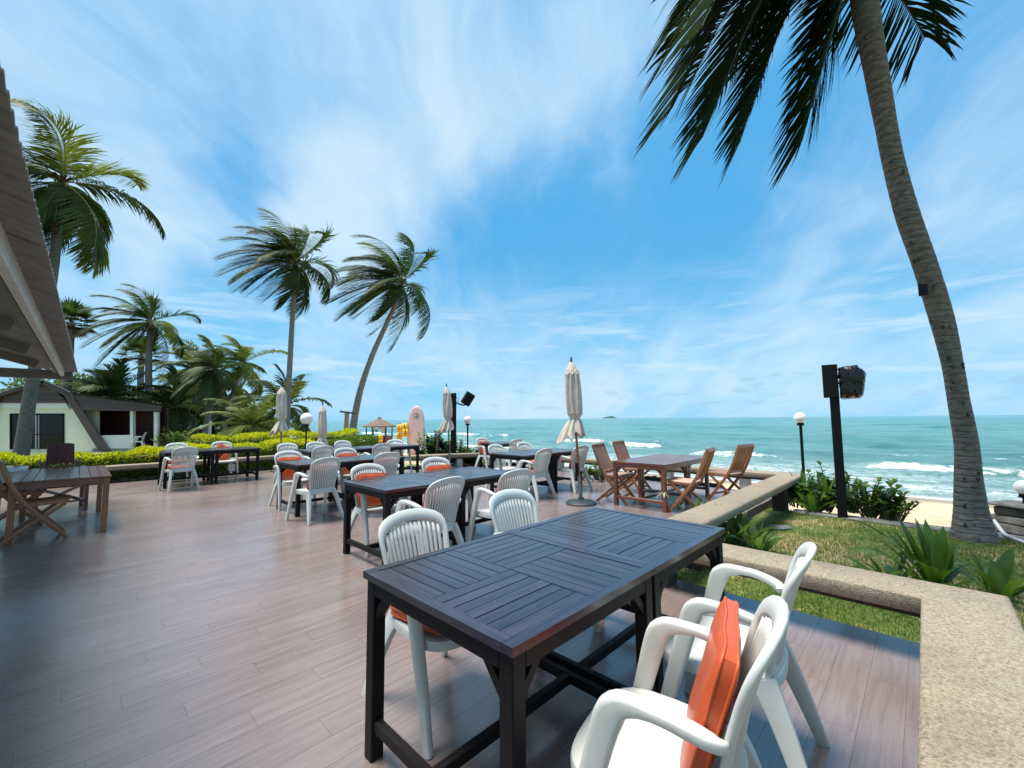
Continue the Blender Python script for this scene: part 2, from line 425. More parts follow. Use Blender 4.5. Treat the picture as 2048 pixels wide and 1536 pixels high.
def seamat():
    m, t, p = newmat('sea_water')
    geo = t.new('ShaderNodeNewGeometry'); w = t.mapping(geo.outputs['Position'], rot=(0, 0, -TH))
    sep = t.new('ShaderNodeSeparateXYZ'); t.link(w, sep.inputs[0]); x, y, z = sep.outputs
    at_ = t.new('ShaderNodeAttribute'); at_.attribute_name = 'foam'; foam = at_.outputs['Fac']
    n = t.noise(t.mapping(w, scale=(.10, .025, 1)), 1, 5, .6); n2 = t.noise(t.mapping(w, scale=(.5, .22, 1)), 1.2, 8, .68, .3)
    n3 = t.noise(t.mapping(w, scale=(2.2, 1.2, 1)), 1.3, 8, .72, .8)
    far = t.smooth(x, 60, 500)
    col = t.mix(t.smooth(n2, .30, .70), (.022, .150, .150), (.085, .29, .27))
    col = t.mix(t.math('MULTIPLY', t.smooth(n, .4, .65), .5), col, (.025, .14, .155))
    col = t.mix(t.math('MULTIPLY', far, .6), col, (.010, .150, .170))
    shal = t.math('SUBTRACT', 1, t.smooth(x, 18.5, 48))
    col = t.mix(t.math('MULTIPLY', shal, .55), col, (.22, .37, .34))
    # foam: solid on crests, lacy in the wash
    lace = t.smooth(t.math('ABSOLUTE', t.math('SUBTRACT', n3, .5)), .0, .085)
    lace = t.math('SUBTRACT', 1, lace)
    cover = t.smooth(t.math('ADD', foam, t.math('MULTIPLY', t.math('SUBTRACT', n3, .5), 1.5)), .40, .62)
    washz = t.math('MULTIPLY', t.math('SUBTRACT', 1, t.smooth(x, 20, 33)), t.smooth(n2, .36, .60))
    fo = t.math('MAXIMUM', cover, t.math('MULTIPLY', t.math('MULTIPLY', lace, washz), .75))
    caps = t.math('MULTIPLY', t.smooth(t.math('ADD', t.math('MULTIPLY', n2, .6), t.math('MULTIPLY', n3, .4)), .665, .70), t.math('SUBTRACT', 1, t.smooth(x, 60, 220)))
    fo = t.math('MAXIMUM', fo, t.math('MULTIPLY', caps, .7))
    col = t.mix(fo, col, (.80, .84, .84))
    t.link(col, p.inputs['Base Color'])
    t.link(t.math('ADD', .13, t.math('MULTIPLY', fo, .5)), p.inputs['Roughness'])
    p.inputs['IOR'].default_value = 1.33; p.inputs['Specular IOR Level'].default_value = .5
    hh = t.math('ADD', t.math('MULTIPLY', n2, 1.0), t.math('MULTIPLY', n3, .5))
    b = bump(t, p, hh, 1.0, .6)
    return m

M = {}
M['deck'] = deckmat()
M['pebble'] = pebblemat('washed_pebble_render', (.64, .62, .585))
M['ground'] = groundmat()
M['sea'] = seamat()
M['bark'] = barkmat()
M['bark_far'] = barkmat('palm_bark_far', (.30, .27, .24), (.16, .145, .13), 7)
def plasticmat():
    m, t, p = newmat('white_plastic'); geo = t.new('ShaderNodeNewGeometry'); tc = t.new('ShaderNodeTexCoord')
    w = t.noise(geo.outputs['Position'], .9, 3, .5); d = t.noise(geo.outputs['Position'], 11, 6, .68); f = t.noise(geo.outputs['Position'], 90, 3, .7)
    col = t.mix(t.smooth(w, .35, .65), (.50, .54, .53), (.52, .53, .49))
    col = t.mix(t.math('MULTIPLY', t.smooth(d, .50, .78), .40), col, (.42, .40, .33))
    col = t.mix(t.math('MULTIPLY', t.smooth(f, .70, .80), .45), col, (.20, .18, .14))
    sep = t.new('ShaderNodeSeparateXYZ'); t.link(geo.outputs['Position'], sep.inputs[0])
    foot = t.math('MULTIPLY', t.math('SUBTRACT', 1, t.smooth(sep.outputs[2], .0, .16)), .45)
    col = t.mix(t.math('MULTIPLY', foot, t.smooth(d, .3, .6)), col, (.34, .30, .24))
    t.link(col, p.inputs['Base Color']); t.link(t.math('ADD', .28, t.math('MULTIPLY', d, .25)), p.inputs['Roughness']); bump(t, p, d, .05, .002)
    return m
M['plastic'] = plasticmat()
M['old_plastic'] = simple('aged_white_plastic', (.60, .61, .57), (.48, .49, .45), .45, 6, 5, .05, .001)
M['blackwood'] = wood('dark_stained_wood', (.012, .010, .016), (.036, .028, .040), .30, 1, .6, .6, .35, .4)
M['blackleg'] = wood('dark_leg_wood', (.005, .004, .005), (.010, .008, .009), .55, 1, .2, .18)
M['teak'] = wood('varnished_teak', (.33, .135, .05), (.19, .07, .028), .32, 1, .35, .5, .2)
M['teakdark'] = wood('red_brown_teak', (.19, .065, .032), (.10, .034, .018), .28, 1, .3, .6, .35)
M['orange'] = simple('orange_vinyl', (.56, .090, .026), (.44, .066, .018), .33, 5, 5, .12, .004, spec=.5)
M['piping'] = simple('orange_piping', (.60, .10, .02), (.48, .07, .015), .4, 5, 3, .0)
M['maroon'] = simple('maroon_canvas', (.10, .024, .022), (.065, .016, .016), .75, 10, 5, .2)
M['canvas'] = simple('beige_umbrella_canvas', (.60, .53, .45), (.46, .40, .33), .85, 4, 6, .35, .01)
M['black'] = simple('black_paint', (.004, .004, .005), (.007, .006, .006), .6, 12, 4, .2, .003, spec=.2)
M['bag'] = simple('black_plastic_wrap', (.003, .004, .004), (.006, .008, .008), .30, 4, 4, .5, .015)
M['base'] = simple('dark_green_iron', (.022, .034, .036), (.035, .05, .05), .5, 14, 5, .2)
M['greypole'] = simple('grey_metal_sleeve', (.14, .15, .15), (.2, .2, .2), .4, 10, 4, .1)
M['globe'] = simple('opal_globe', (.82, .82, .80), (.76, .76, .74), .25, 3, 3, 0)
M['cream'] = simple('cream_wall_paint', (.84, .82, .66), (.78, .76, .60), .8, 2, 6, .15)
M['white'] = simple('white_wall_paint', (.74, .73, .70), (.64, .63, .60), .75, 3, 6, .15)
M['brownboard'] = simple('brown_fascia_board', (.085, .060, .062), (.055, .038, .040), .7, 4, 6, .2, stretch=(1, 1, 6))
M['maroonwall'] = simple('maroon_board_wall', (.085, .016, .016), (.05, .010, .011), .6, 6, 5, .2)
M['glass'] = simple('dark_window_glass', (.003, .004, .005), (.005, .006, .008), .12, 2, 2, 0, spec=.25)
M['alu'] = simple('aluminium_frame', (.32, .33, .34), (.25, .26, .27), .4, 8, 3, 0)
M['soffit'] = simple('grey_brown_soffit_board', (.17, .155, .135), (.11, .10, .09), .7, 3, 6, .2)
M['fascia'] = simple('weathered_grey_white_beam', (.60, .60, .56), (.42, .42, .39), .6, 3, 6, .2)
M['fibre'] = simple('corrugated_fibre_cement', (.24, .235, .225), (.165, .16, .15), .85, 6, 6, .4, .006)
M['thatch'] = simple('weathered_thatch', (.26, .19, .14), (.12, .085, .065), .95, 14, 6, .9, .03)
M['redboard'] = simple('red_painted_board', (.33, .08, .045), (.24, .055, .03), .6, 8, 4, .2)
M['pink'] = simple('pink_surfboard', (.74, .52, .50), (.68, .46, .45), .3, 2, 3, 0)
M['orangeprint'] = simple('orange_print', (.70, .20, .10), None, .3, 4, 2, 0)
M['greyprint'] = simple('grey_print', (.30, .30, .33), None, .3, 4, 2, 0)
M['yellow'] = simple('yellow_foam_fabric', (.82, .48, .02), (.72, .38, .015), .5, 6, 5, .3, .01)
M['bluemetal'] = simple('blue_grey_steel', (.12, .18, .26), (.16, .2, .24), .5, 10, 4, .1)
M['bamboo'] = simple('dry_yellow_wood', (.42, .28, .12), (.28, .18, .08), .7, 6, 6, .3, .01, stretch=(8, 8, 1))
M['stone'] = simple('weathered_grey_stone', (.30, .29, .27), (.12, .12, .11), .9, 9, 7, .9, .03)
M['darkstone'] = simple('mossy_dark_stone', (.05, .05, .045), (.025, .027, .022), .9, 7, 6, .8, .03)
M['underwall'] = simple('shaded_footing_stone', (.07, .055, .040), (.035, .03, .024), .9, 12, 7, .9, .03)  # dark stone, the shade below the bench is put into its tone
M['frond'] = leafmat('palm_frond_green', (.070, .118, .026), (.026, .052, .016), .32, .5, 2, .5, .2)
M['frond2'] = leafmat('palm_frond_yellow_green', (.19, .22, .04), (.085, .125, .026), .35, .5, 2, .4, .2)
M['frondbig'] = leafmat('palm_frond_dark', (.022, .040, .012), (.010, .018, .008), .15, .95, 2, .3, .02)
M['dead'] = leafmat('dry_brown_frond', (.11, .065, .032), (.06, .036, .020), .15, .9, 3, .3, .05)
M['rachis'] = simple('frond_stalk', (.24, .24, .06), (.16, .15, .04), .5, 4, 3, 0)
M['rachis_dark'] = simple('dark_frond_stalk', (.035, .042, .015), (.03, .03, .012), .5, 4, 3, 0)
M['nut'] = simple('coconut_husk', (.30, .13, .03), (.16, .08, .02), .6, 5, 4, .1)
M['hedge_top'] = leafmat('golden_hedge_leaf', (.72, .66, .012), (.36, .44, .02), .35, .5, 2, 0)
M['hedge_low'] = leafmat('green_hedge_leaf', (.20, .30, .02), (.05, .11, .014), .3, .5, 2, 0)
M['strap'] = leafmat('strap_leaf_green', (.11, .20, .025), (.040, .095, .015), .35, .30, 3, .5, .5)
M['strap_lt'] = leafmat('pale_strap_leaf', (.17, .26, .07), (.08, .15, .03), .35, .3, 3, .4, .5)
M['shrub'] = leafmat('glossy_shrub_leaf', (.060, .115, .020), (.018, .042, .010), .3, .32, 3, .3, .5)
M['shrub_lt'] = leafmat('light_shrub_leaf', (.15, .24, .03), (.07, .12, .02), .35, .4, 3, .3)
M['tree'] = leafmat('tree_leaf_green', (.15, .22, .045), (.060, .105, .026), .3, .5, 2, .3)
M['grassblade'] = leafmat('grass_blade', (.20, .27, .035), (.08, .14, .02), .3, .5, 4, 0)
M['drygrass'] = leafmat('dry_grass_blade', (.32, .24, .10), (.20, .16, .06), .3, .6, 4, 0)
M['twig'] = simple('brown_twig', (.10, .07, .05), (.06, .045, .03), .8, 8, 4, .2)
M['petal'] = simple('withered_white_petal', (.62, .56, .45), (.45, .38, .28), .7, 8, 3, 0)
M['island'] = simple('far_island_green', (.035, .10, .10), (.03, .08, .085), 1, .02, 4, 0)

# ------------------------------------------------------------------ ground, sea, deck
def build_ground():
    A = sorted(set([-60, -40, -25, -15, -8, -3, 0, 3, 5, 6, 7, 7.5, 8, 8.15, 8.3, 8.45, 8.6] + [8.6 + k*.5 for k in range(0, 24)] + [21, 23, 26, 30]))
    B = [-400, -250, -160, -110] + [-80 + 2*k for k in range(52)] + [30, 50, 90, 200]
    V = []; Fc = []
    for a_ in A:
        for b_ in B:
            z = gz(a_, b_)
            if a_ > 8.7: z += .05*math.sin(a_*1.3+b_*.7)*math.sin(b_*.9) * (1 if a_ < 16 else .3)
            V.append(D(a_, b_, z))
    nb = len(B)
    for i in range(len(A)-1):
        for j in range(nb-1): Fc.append((i*nb+j, i*nb+j+1, (i+1)*nb+j+1, (i+1)*nb+j)[::-1])
    o = mobj('ground', V, Fc, M['ground'], smooth=True); finish(o, kind='structure')
    # low concrete kerb of the lawn above the beach
    mb = MB()
    p0, p1 = D(8.05, -1.6, 0), D(8.05, 14, 0)
    mb.bar(p0+Vector((0, 0, -.2)), p1+Vector((0, 0, -.2)), .22, .24, ch=.02)
    o = mb.build('lawn_kerb', M['stone']); finish(o, 'low grey concrete kerb between the lawn and the sand below the big palm', 'kerb')
build_ground()

def vnoise(x, y, seed=0):
    xi = np.floor(x).astype(int); yi = np.floor(y).astype(int); xf = x-xi; yf = y-yi
    def h(i, j): 
        k = (i*374761393 + j*668265263 + seed*1442695) & 0x7fffffff
        k = ((k ^ (k >> 13))*1274126177) & 0x7fffffff
        return ((k ^ (k >> 16)) & 0xffff)/65535.
    u = xf*xf*(3-2*xf); v = yf*yf*(3-2*yf)
    return (h(xi, yi)*(1-u)+h(xi+1, yi)*u)*(1-v) + (h(xi, yi+1)*(1-u)+h(xi+1, yi+1)*u)*v
def build_sea():
    nr, na = 420, 520
    r = 12*np.exp(np.linspace(0, 1, nr)**1.15*math.log(9000/12)); ang = np.linspace(R(-58), R(150), na)   # from +x counterclockwise
    RR, AA = np.meshgrid(r, ang, indexing='ij')
    X = RR*np.cos(AA); Y = RR*np.sin(AA)
    a_ = X*E1.x + Y*E1.y; b_ = X*E2.x + Y*E2.y
    rng = np.random.RandomState(3); Z = np.zeros_like(X)
    for k in range(16):
        L = 2.2*1.28**k; th = TH + rng.uniform(-.55, .55); kx, ky = math.cos(th)*2*pi/L, math.sin(th)*2*pi/L
        ph = rng.uniform(0, 6.3); amp = .0085*L**.75
        res = np.clip((L/(RR*.02)-1.5)/2, 0, 1)
        s = np.sin(kx*X+ky*Y+ph + 1.5*vnoise(X*.05, Y*.05, k)); Z += amp*res*(1-np.abs(s))**1.2*1.1 - amp*res*.4
    calm = np.clip((a_-17)/10, 0.12, 1); Z *= calm
    foam = np.zeros_like(X)
    def roller(a0, b0, b1, h, w, wob, seed, fo=1.0):
        line = a0 + wob*(vnoise(b_*.12, b_*0+seed, seed)-.5)*2
        seg = np.clip((b_-b0)/2.5, 0, 1)*np.clip((b1-b_)/2.5, 0, 1)
        d = (a_-line); prof = np.where(d < 0, np.exp(-(d/(w*.45))**2), np.exp(-(d/(w*1.3))**2))
        return h*seg*prof, fo*seg*np.exp(-((d+w*.35)/(w*.42))**2)
    for args in [(27.6, -3.6, 6.5, .42, 1.1, .9, 1), (25.2, -12, 2, .12, .8, .9, 21, .5), (35.5, -20, 12, .2, 1.2, 1.6, 22, .42), (21.3, -30, 16, .10, .7, .7, 23, .6), (40, 2, 30, .25, 1.3, 1.5, 24, .5), (29, -48, -20, .2, 1, 1.2, 25, .7), (30.6, -14, -5, .34, 1.2, 1.2, 2, .95), (24.0, 1, 20, .2, 1, .8, 3, .45),
                 (22.0, -16, -3, .16, .9, .8, 4, .5), (33.5, -1, 9, .28, 1.5, 1, 5, .0), (36, -30, -14, .3, 1.4, 1.5, 6, .75),
                 (27, -34, -22, .25, 1.1, 1.2, 7, .8), (30, 8, 26, .4, 1.3, 1.2, 8, 1), (23, -50, -32, .2, 1, 1, 9, .85), (41, -60, -38, .3, 1.4, 1.5, 10, .7),
                 (20.2, -60, 22, .10, .7, .9, 11, .62), (45, -5, 14, .25, 1.6, 2, 12, 0), (32, -70, -45, .3, 1.4, 1.6, 13, .8), (26, -80, -55, .25, 1.2, 1.5, 14, .8)]:
        z, f = roller(*args); Z += z; foam = np.maximum(foam, f*(.42+.75*vnoise(a_*1.1, b_*.55, 5)))
    shore = 17.35 + .5*(vnoise(b_*.18, b_*0, 9)-.5)
    edge = np.exp(-((a_-shore-.35)/.55)**2); foam = np.maximum(foam, edge*(.55+.5*vnoise(a_*2, b_*.8, 6)))
    far = np.clip((RR-300)/500, 0, 1); Z = Z*(1-far)
    V = np.stack([X, Y, Z+SEA], -1).reshape(-1, 3)
    keep = (a_ > 15.5)
    idx = -np.ones(nr*na, int); k = np.where(keep.ravel())[0]
    # faces
    i = np.arange(nr-1)[:, None]*na + np.arange(na-1)[None]
    Q = np.stack([i, i+na, i+na+1, i+1], -1).reshape(-1, 4)
    kk = keep.ravel(); Q = Q[kk[Q].all(1)]
    used = np.unique(Q); idx[used] = np.arange(len(used)); Q = idx[Q]; V = V[used]; fm = foam.ravel()[used]
    me = bpy.data.meshes.new('sea'); me.vertices.add(len(V)); me.vertices.foreach_set('co', V.ravel())
    me.loops.add(Q.size); me.loops.foreach_set('vertex_index', Q.ravel()); me.polygons.add(len(Q))
    me.polygons.foreach_set('loop_start', np.arange(0, Q.size, 4)); me.update(calc_edges=True); me.validate()
    at_ = me.attributes.new('foam', 'FLOAT', 'POINT'); at_.data.foreach_set('value', fm.astype(np.float32))
    me.polygons.foreach_set('use_smooth', [True]*len(me.polygons)); me.materials.append(M['sea'])
    o = bpy.data.objects.new('sea', me); COL.objects.link(o); finish(o, kind='structure')
    # island on the horizon
    rng = random.Random(2); V = []; Fc = []; nx, ny = 40, 12; c = at(1220, 833, 4200); c.z = SEA
    for i in range(nx+1):
        for j in range(ny+1):
            u = i/nx*2-1; v = j/ny*2-1
            h = max(0, 1-u*u)**.45*max(0, 1-v*v)**.3*(20+3*math.sin(u*5+1)+1.5*math.sin(u*13))
            V.append(c + Vector((u*64, v*60, h-1)))
    for i in range(nx):
        for j in range(ny): q = i*(ny+1)+j; Fc.append((q, q+ny+1, q+ny+2, q+1))
    o = mobj('island', V, Fc, M['island'], smooth=True); finish(o, 'small low wooded island far out on the horizon', 'island')
build_sea()

# inner edge of the terrace bench, in deck coordinates
PATH = [(-2.5, -.08), (3.38, -.08), (3.38, -1.95), (8.78, -1.95), (9.05, -9.3), (6.6, -10.4), (5.0, -13.55), (-6.0, -13.55)]
BW, BT, BZ = .36, .10, .38
def offset_path(P, d):
    out = []
    for i, p in enumerate(P):
        p = Vector((p[0], p[1])); ns = []
        for q0, q1 in ((i-1, i), (i, i+1)):
            if q0 < 0 or q1 >= len(P): continue
            e = (Vector(P[q1]) - Vector(P[q0])).normalized(); ns.append(Vector((-e.y, e.x)))
        n = sum(ns, Vector((0, 0))).normalized(); k = 1/max(.3, n.dot(ns[0])); out.append(p + n*d*k)
    return out
def inside_deck(a_, b_):
    poly = [(-6, .02), (3.7, .02), (3.7, -1.98), (8.95, -1.98), (9.2, -9.4), (6.75, -10.55), (5.1, -13.4), (-6, -13.4)]
    c = False; n = len(poly)
    for i in range(n):
        x0, y0 = poly[i]; x1, y1 = poly[(i+1) % n]
        if (y0 > b_) != (y1 > b_) and a_ < (x1-x0)*(b_-y0)/(y1-y0)+x0: c = not c
    return c
def build_deck():
    poly = [(-6, .9), (3.71, .9), (3.71, -1.98), (8.97, -1.98), (9.22, -9.4), (6.8, -10.6), (5.1, -13.4), (-6, -13.4)]
    mb = MB(); P = [D(*p) for p in poly]; mb.prism([(p.x, p.y) for p in P][::-1], -.30, -.0035)
    deck = mb.build('deck', simple('grey_grout', (.15, .11, .095), None, .8, 20, 3, .1)); finish(deck, kind='structure')
    g = .0012; me = None; cells = []
    r0 = int(math.floor(-.9/PL_W)); r1 = int(math.ceil(13.4/PL_W))
    for r in range(r0, r1):
        y0, y1 = r*PL_W, (r+1)*PL_W
        sh = (r*PL_S*PL_L)
        k0 = int(math.floor((-4+sh)/PL_L)); k1 = int(math.ceil((9.3+sh)/PL_L))
        for k in range(k0, k1):
            x0 = k*PL_L - sh; x1 = x0+PL_L
            cells.append((x0, x1, y0, y1))
    def clip(x0, x1, y0, y1):
        ym = (y0+y1)/2; b_ = -ym
        if b_ < -13.38: return None
        amax = 3.7 if b_ > -1.95 else (8.95+(9.2-8.95)*(-b_-1.98)/7.42 if b_ > -9.4 else (9.2+(6.75-9.2)*(-b_-9.4)/1.15 if b_ > -10.55 else 6.75+(5.1-6.75)*(-b_-10.55)/2.85))
        if y0 < 1.95 < y1: amax = 3.7
        x1 = min(x1, amax); x0 = max(x0, -4)
        return (x0, x1, y0, y1) if x1-x0 > .03 else None
    near = []; rest = []
    for c in cells:
        c = clip(*c)
        if not c: continue
        p = D((c[0]+c[1])/2, -(c[2]+c[3])/2); u = p.x; v = p.y
        vis = v > .5 and abs(u) < v*1.35 + .6
        d = math.hypot(u, v) + (0 if vis else 100)
        near.append((d, c))
    near.sort(); cache = {}
    rest = MB()
    def plank(mb, L, W, c=(0, 0, 0)):
        mb.box(c, (L-g, W-g, .012))
    for i, (d, c) in enumerate(near):
        L = c[1]-c[0]; W = c[3]-c[2]; ctr = Vector(((c[0]+c[1])/2, (c[2]+c[3])/2, -.006))
        if i < 300:
            key = (round(L, 3), round(W, 3))
            if key not in cache:
                mb = MB(); plank(mb, L, W); o = mb.build('plank', M['deck'], deck); cache[key] = o.data
            else: o = bpy.data.objects.new('plank', cache[key]); COL.objects.link(o); o.parent = deck
            o.location = D(ctr.x, -ctr.y, ctr.z); o.rotation_euler = (0, 0, TH)
        else: rest.box(ctr, (L-g, W-g, .012))
    o = rest.build('plank_field', M['deck'], deck); o['kind'] = 'stuff'; o.rotation_euler = (0, 0, TH)
build_deck()

def build_bench():
    root = empty('terrace_bench', D(3.38, -.08), 0, 'long beige washed-pebble slab bench that borders the whole terrace on short piers', 'bench')
    rl = root.location
    inn = [Vector(p) for p in PATH]; outp = offset_path(PATH, BW if True else 0)
    # offset direction: away from deck
    test = (outp[0]-inn[0]); 
    if test.y < 0: outp = offset_path(PATH, -BW)
    for i in range(len(inn)-1):
        a0, a1, o1, o0 = inn[i], inn[i+1], outp[i+1], outp[i]
        # rounded, slightly uneven slab: section swept between mitred ends
        prof = [(0, -BT+.012), (0, -.016), (.005, -.006), (.016, 0), (.33, 0), (.35, -.005), (BW, -.018), (BW, -BT+.012), (BW-.012, -BT), (.012, -BT)]
        n = max(2, int((a1-a0).length/.3)); V = []; Fc = []; rng = random.Random(i)
        for k in range(n+1):
            t = k/n; pi_, po = a0.lerp(a1, t), o0.lerp(o1, t)
            for (s, z) in prof:
                q = pi_.lerp(po, s/BW); j = .0 if k in (0, n) else rng.uniform(-.0015, .0015)
                V.append(D(q.x, q.y, BZ+z+j) - rl)
        m = len(prof)
        for k in range(n):
            for j in range(m): Fc.append((k*m+j, k*m+(j+1) % m, (k+1)*m+(j+1) % m, (k+1)*m+j))
        Fc.append(tuple(range(m))[::-1]); Fc.append(tuple(n*m+j for j in range(m)))
        o = mobj('slab', V, Fc, M['pebble'], root); smooth_by_angle(o, 50)
        # dark band under the slab: the recess's shade is put into its colour
        mb = MB(); mi = [a0.lerp(o0, .22), a1.lerp(o1, .22), a1.lerp(o1, .78), a0.lerp(o0, .78)]
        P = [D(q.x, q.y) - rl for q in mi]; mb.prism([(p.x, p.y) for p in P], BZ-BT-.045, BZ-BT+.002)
        mb.build('recess_shade_band', M['underwall'], root)
        L = (a1-a0).length; np_ = max(1, int(L/1.35))
        for k in range(np_):
            t = (k+.5)/np_
            if i == 2 and k % 2: continue
            q = a0.lerp(a1, t).lerp(o0.lerp(o1, t), .5)
            if i == 0 and q.x > .2: continue
            if i == 1: continue
            e = (a1-a0).normalized(); mb = MB(); P = D(q.x, q.y, (BZ-BT-.045+gz(q.x, q.y)-.05)/2) - rl
            hh = BZ-BT-.045-gz(q.x, q.y)+.05
            X = (E1*e.x+E2*e.y).normalized(); Y = Vector((-X.y, X.x, 0)); MM = Matrix((X, Y, Vector((0, 0, 1)))).transposed()
            mb.box(P, (.16, .2, hh), MM, .008); mb.build('pier', M['underwall'] if i == 2 else M['fascia'], root)  # diagonal run: dark piers, under-bench shade put into their colour
    # pier of the corner nearest the lawn
    for (a_, b_) in ((3.56, -1.7), (3.56, .12)):
        mb = MB(); mb.box(D(a_, b_, .07)-rl, (.2, .2, .34), Matrix.Rotation(TH, 3, 'Z'), .008); mb.build('pier', M['underwall'], root)
    return root
build_bench()

def build_footings():
    # rubble retaining wall below the seaward and hedge-side bench
    rng = random.Random(5)
    for (p, q, lab) in [((9.2, -3.0), (9.35, -9.6), 'dark rubble footing wall below the seaward bench'),
                        ((9.3, -9.6), (6.8, -10.8), 'short dark rubble footing wall under the bench left of the tall speaker post'),
                        ((6.7, -10.85), (5.2, -13.75), 'dark rubble footing wall under the bench beside the back row of tables'),
                        ((5.1, -13.72), (-5, -13.72), 'dark rubble footing wall under the hedge bench')]:
        p = Vector(p); q = Vector(q); L = (q-p).length; root = empty('rubble_wall', D(p.x, p.y, -.1), 0, lab, 'wall')
        mb = MB(); n = int(L/.17)
        e = (q-p).normalized()
        for i in range(n):
            for k in range(2):
                c = p.lerp(q, (i+.5+.3*k)/n); s = rng.uniform(.07, .12)
                top = .08 if p.x > 6 else .16
                c3 = D(c.x, c.y, -.16+.14*k+rng.uniform(-.02, .02)*1) - root.location
                X = (E1*e.x+E2*e.y); Y = Vector((-X.y, X.x, 0)); MM = Matrix((X, Y, Vector((0, 0, 1)))).transposed() @ Matrix.Rotation(rng.uniform(-.2, .2), 3, 'Y')
                mb.box(c3, (.17*rng.uniform(.85, 1.1), .2, rng.uniform(.13, .17)), MM, .02)
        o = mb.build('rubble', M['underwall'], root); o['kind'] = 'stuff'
build_footings()

# ------------------------------------------------------------------ our own roof, overhead at left
def build_roof():
    z0 = 2.30; root = empty('eave_roof', D(-.1, -10.9, z0), 0, 'grey corrugated eave with pale beam hanging over the left edge of the terrace', 'roof')
    rl = root.location; sl = math.tan(R(17))
    b0, b1 = -10.98, 2.5
    def P(a_, b_, z=0): return D(a_, b_, z0+z) - rl
    def ea(b_): return -.03 - .15*(b_-b0)/(9.4)*1.0 if b_ < -1.5 else -.18
    # corrugated sheets, each about 0.5 m of eave, underside visible
    nper = 10; b = b0; k = 0
    while b < b1:
        bw = .60; V = []; Fc = []; na = 14; ns = 48
        for i in range(ns+1):
            bb = b + bw*i/ns; w = .011*math.sin(2*pi*i/ns*6)
            for j in range(na+1):
                aa = ea(bb) - 2.6*j/na
                V.append(P(aa, bb, sl*2.6*j/na + w + .0012*(k % 2)))
        m = na+1
        for i in range(ns):
            for j in range(na): Fc.append((i*m+j, i*m+j+1, (i+1)*m+j+1, (i+1)*m+j))
        o = mobj('roof_sheet', V, Fc, M['fibre'], root, smooth=True)
        md = o.modifiers.new('thick', 'SOLIDIFY'); md.thickness = .008
        b += bw; k += 1
    # pale fascia beam behind the drip edge
    def beam(name, p0, p1, w, h, mat): mb = MB(); mb.bar(p0, p1, w, h, ch=.006); return mb.build(name, mat, root)
    beam('fascia_beam', P(-.22, b0+.05, -.02), P(-.34, -1.5, -.02), .05, .13, M['fascia'])
    beam('fascia_beam', P(-.34, -1.5, -.02), P(-.36, b1, -.02), .05, .13, M['fascia'])
    beam('inner_beam', P(-.30, b0+.3, -.005), P(-.44, b1, -.005), .045, .10, M['soffit'])
    # soffit boards
    nb = 14
    for i in range(nb):
        a0 = -.36 - .25*i; 
        mb = MB(); zz = sl*.25*i
        V = [P(a0, b0+.1, zz+.0), P(a0-.245, b0+.1, zz+.245*sl), P(a0-.245, b1, zz+.245*sl), P(a0, b1, zz)]
        V += [v + Vector((0, 0, .018)) for v in V]
        mb.add(V, [(0, 1, 2, 3), (7, 6, 5, 4), (0, 4, 5, 1), (2, 6, 7, 3), (1, 5, 6, 2), (0, 3, 7, 4)])
        mb.build('soffit_board', M['soffit'], root)
    # tie beam and end rafters
    beam('tie_beam', P(-.1, b0+.02, -.06), P(-4.2, b0+.02, -.06), .06, .16, M['soffit'])
    beam('barge_board', P(-.12, b0+.06, .05), P(-3.4, b0+.06, .05+sl*3.3), .035, .12, M['fascia'])
    for k, b_ in enumerate([-9.4, -7.6, -5.8, -4.0, -2.2]):
        beam('rafter', P(-.45, b_, -.04), P(-3.4, b_, -.04+sl*3.0), .05, .11, M['soffit'])
    # post that carries the roof, out of view at the left
    mb = MB(); mb.box(P(-3.9, b0+.4, -z0/2-.1), (.16, .16, z0+.2), Matrix.Rotation(TH, 3, 'Z'), .01); mb.build('post', M['fascia'], root)
build_roof()

# ------------------------------------------------------------------ white plastic chair
def back_surf(x, h):      # point on the back shell; h above the seat plane 0..0.47, x across
    y = -.195 - .045*h/.47 - .085*(h/.47)**2 + .9*x*x*(1-.35*h/.47)
    return Vector((x, y, .415 + h*.985))
def outer_pts():
    L = []
    side = [(-.185, 0), (-.195, .10), (-.208, .22), (-.218, .31), (-.222, .36)]
    arc = [(-.218, .395), (-.203, .425), (-.17, .449), (-.12, .466), (-.06, .476), (0, .479)]
    return side + arc + [(-x, h) for x, h in arc[::-1][1:]] + [(-x, h) for x, h in side[::-1]]
def inner_pts():
    side = [(-.158, .03), (-.166, .10), (-.178, .22), (-.188, .30), (-.192, .34)]
    arc = [(-.188, .360), (-.173, .378), (-.145, .394), (-.10, .408), (-.05, .415), (0, .418)]
    return side + arc + [(-x, h) for x, h in arc[::-1][1:]] + [(-x, h) for x, h in side[::-1]]
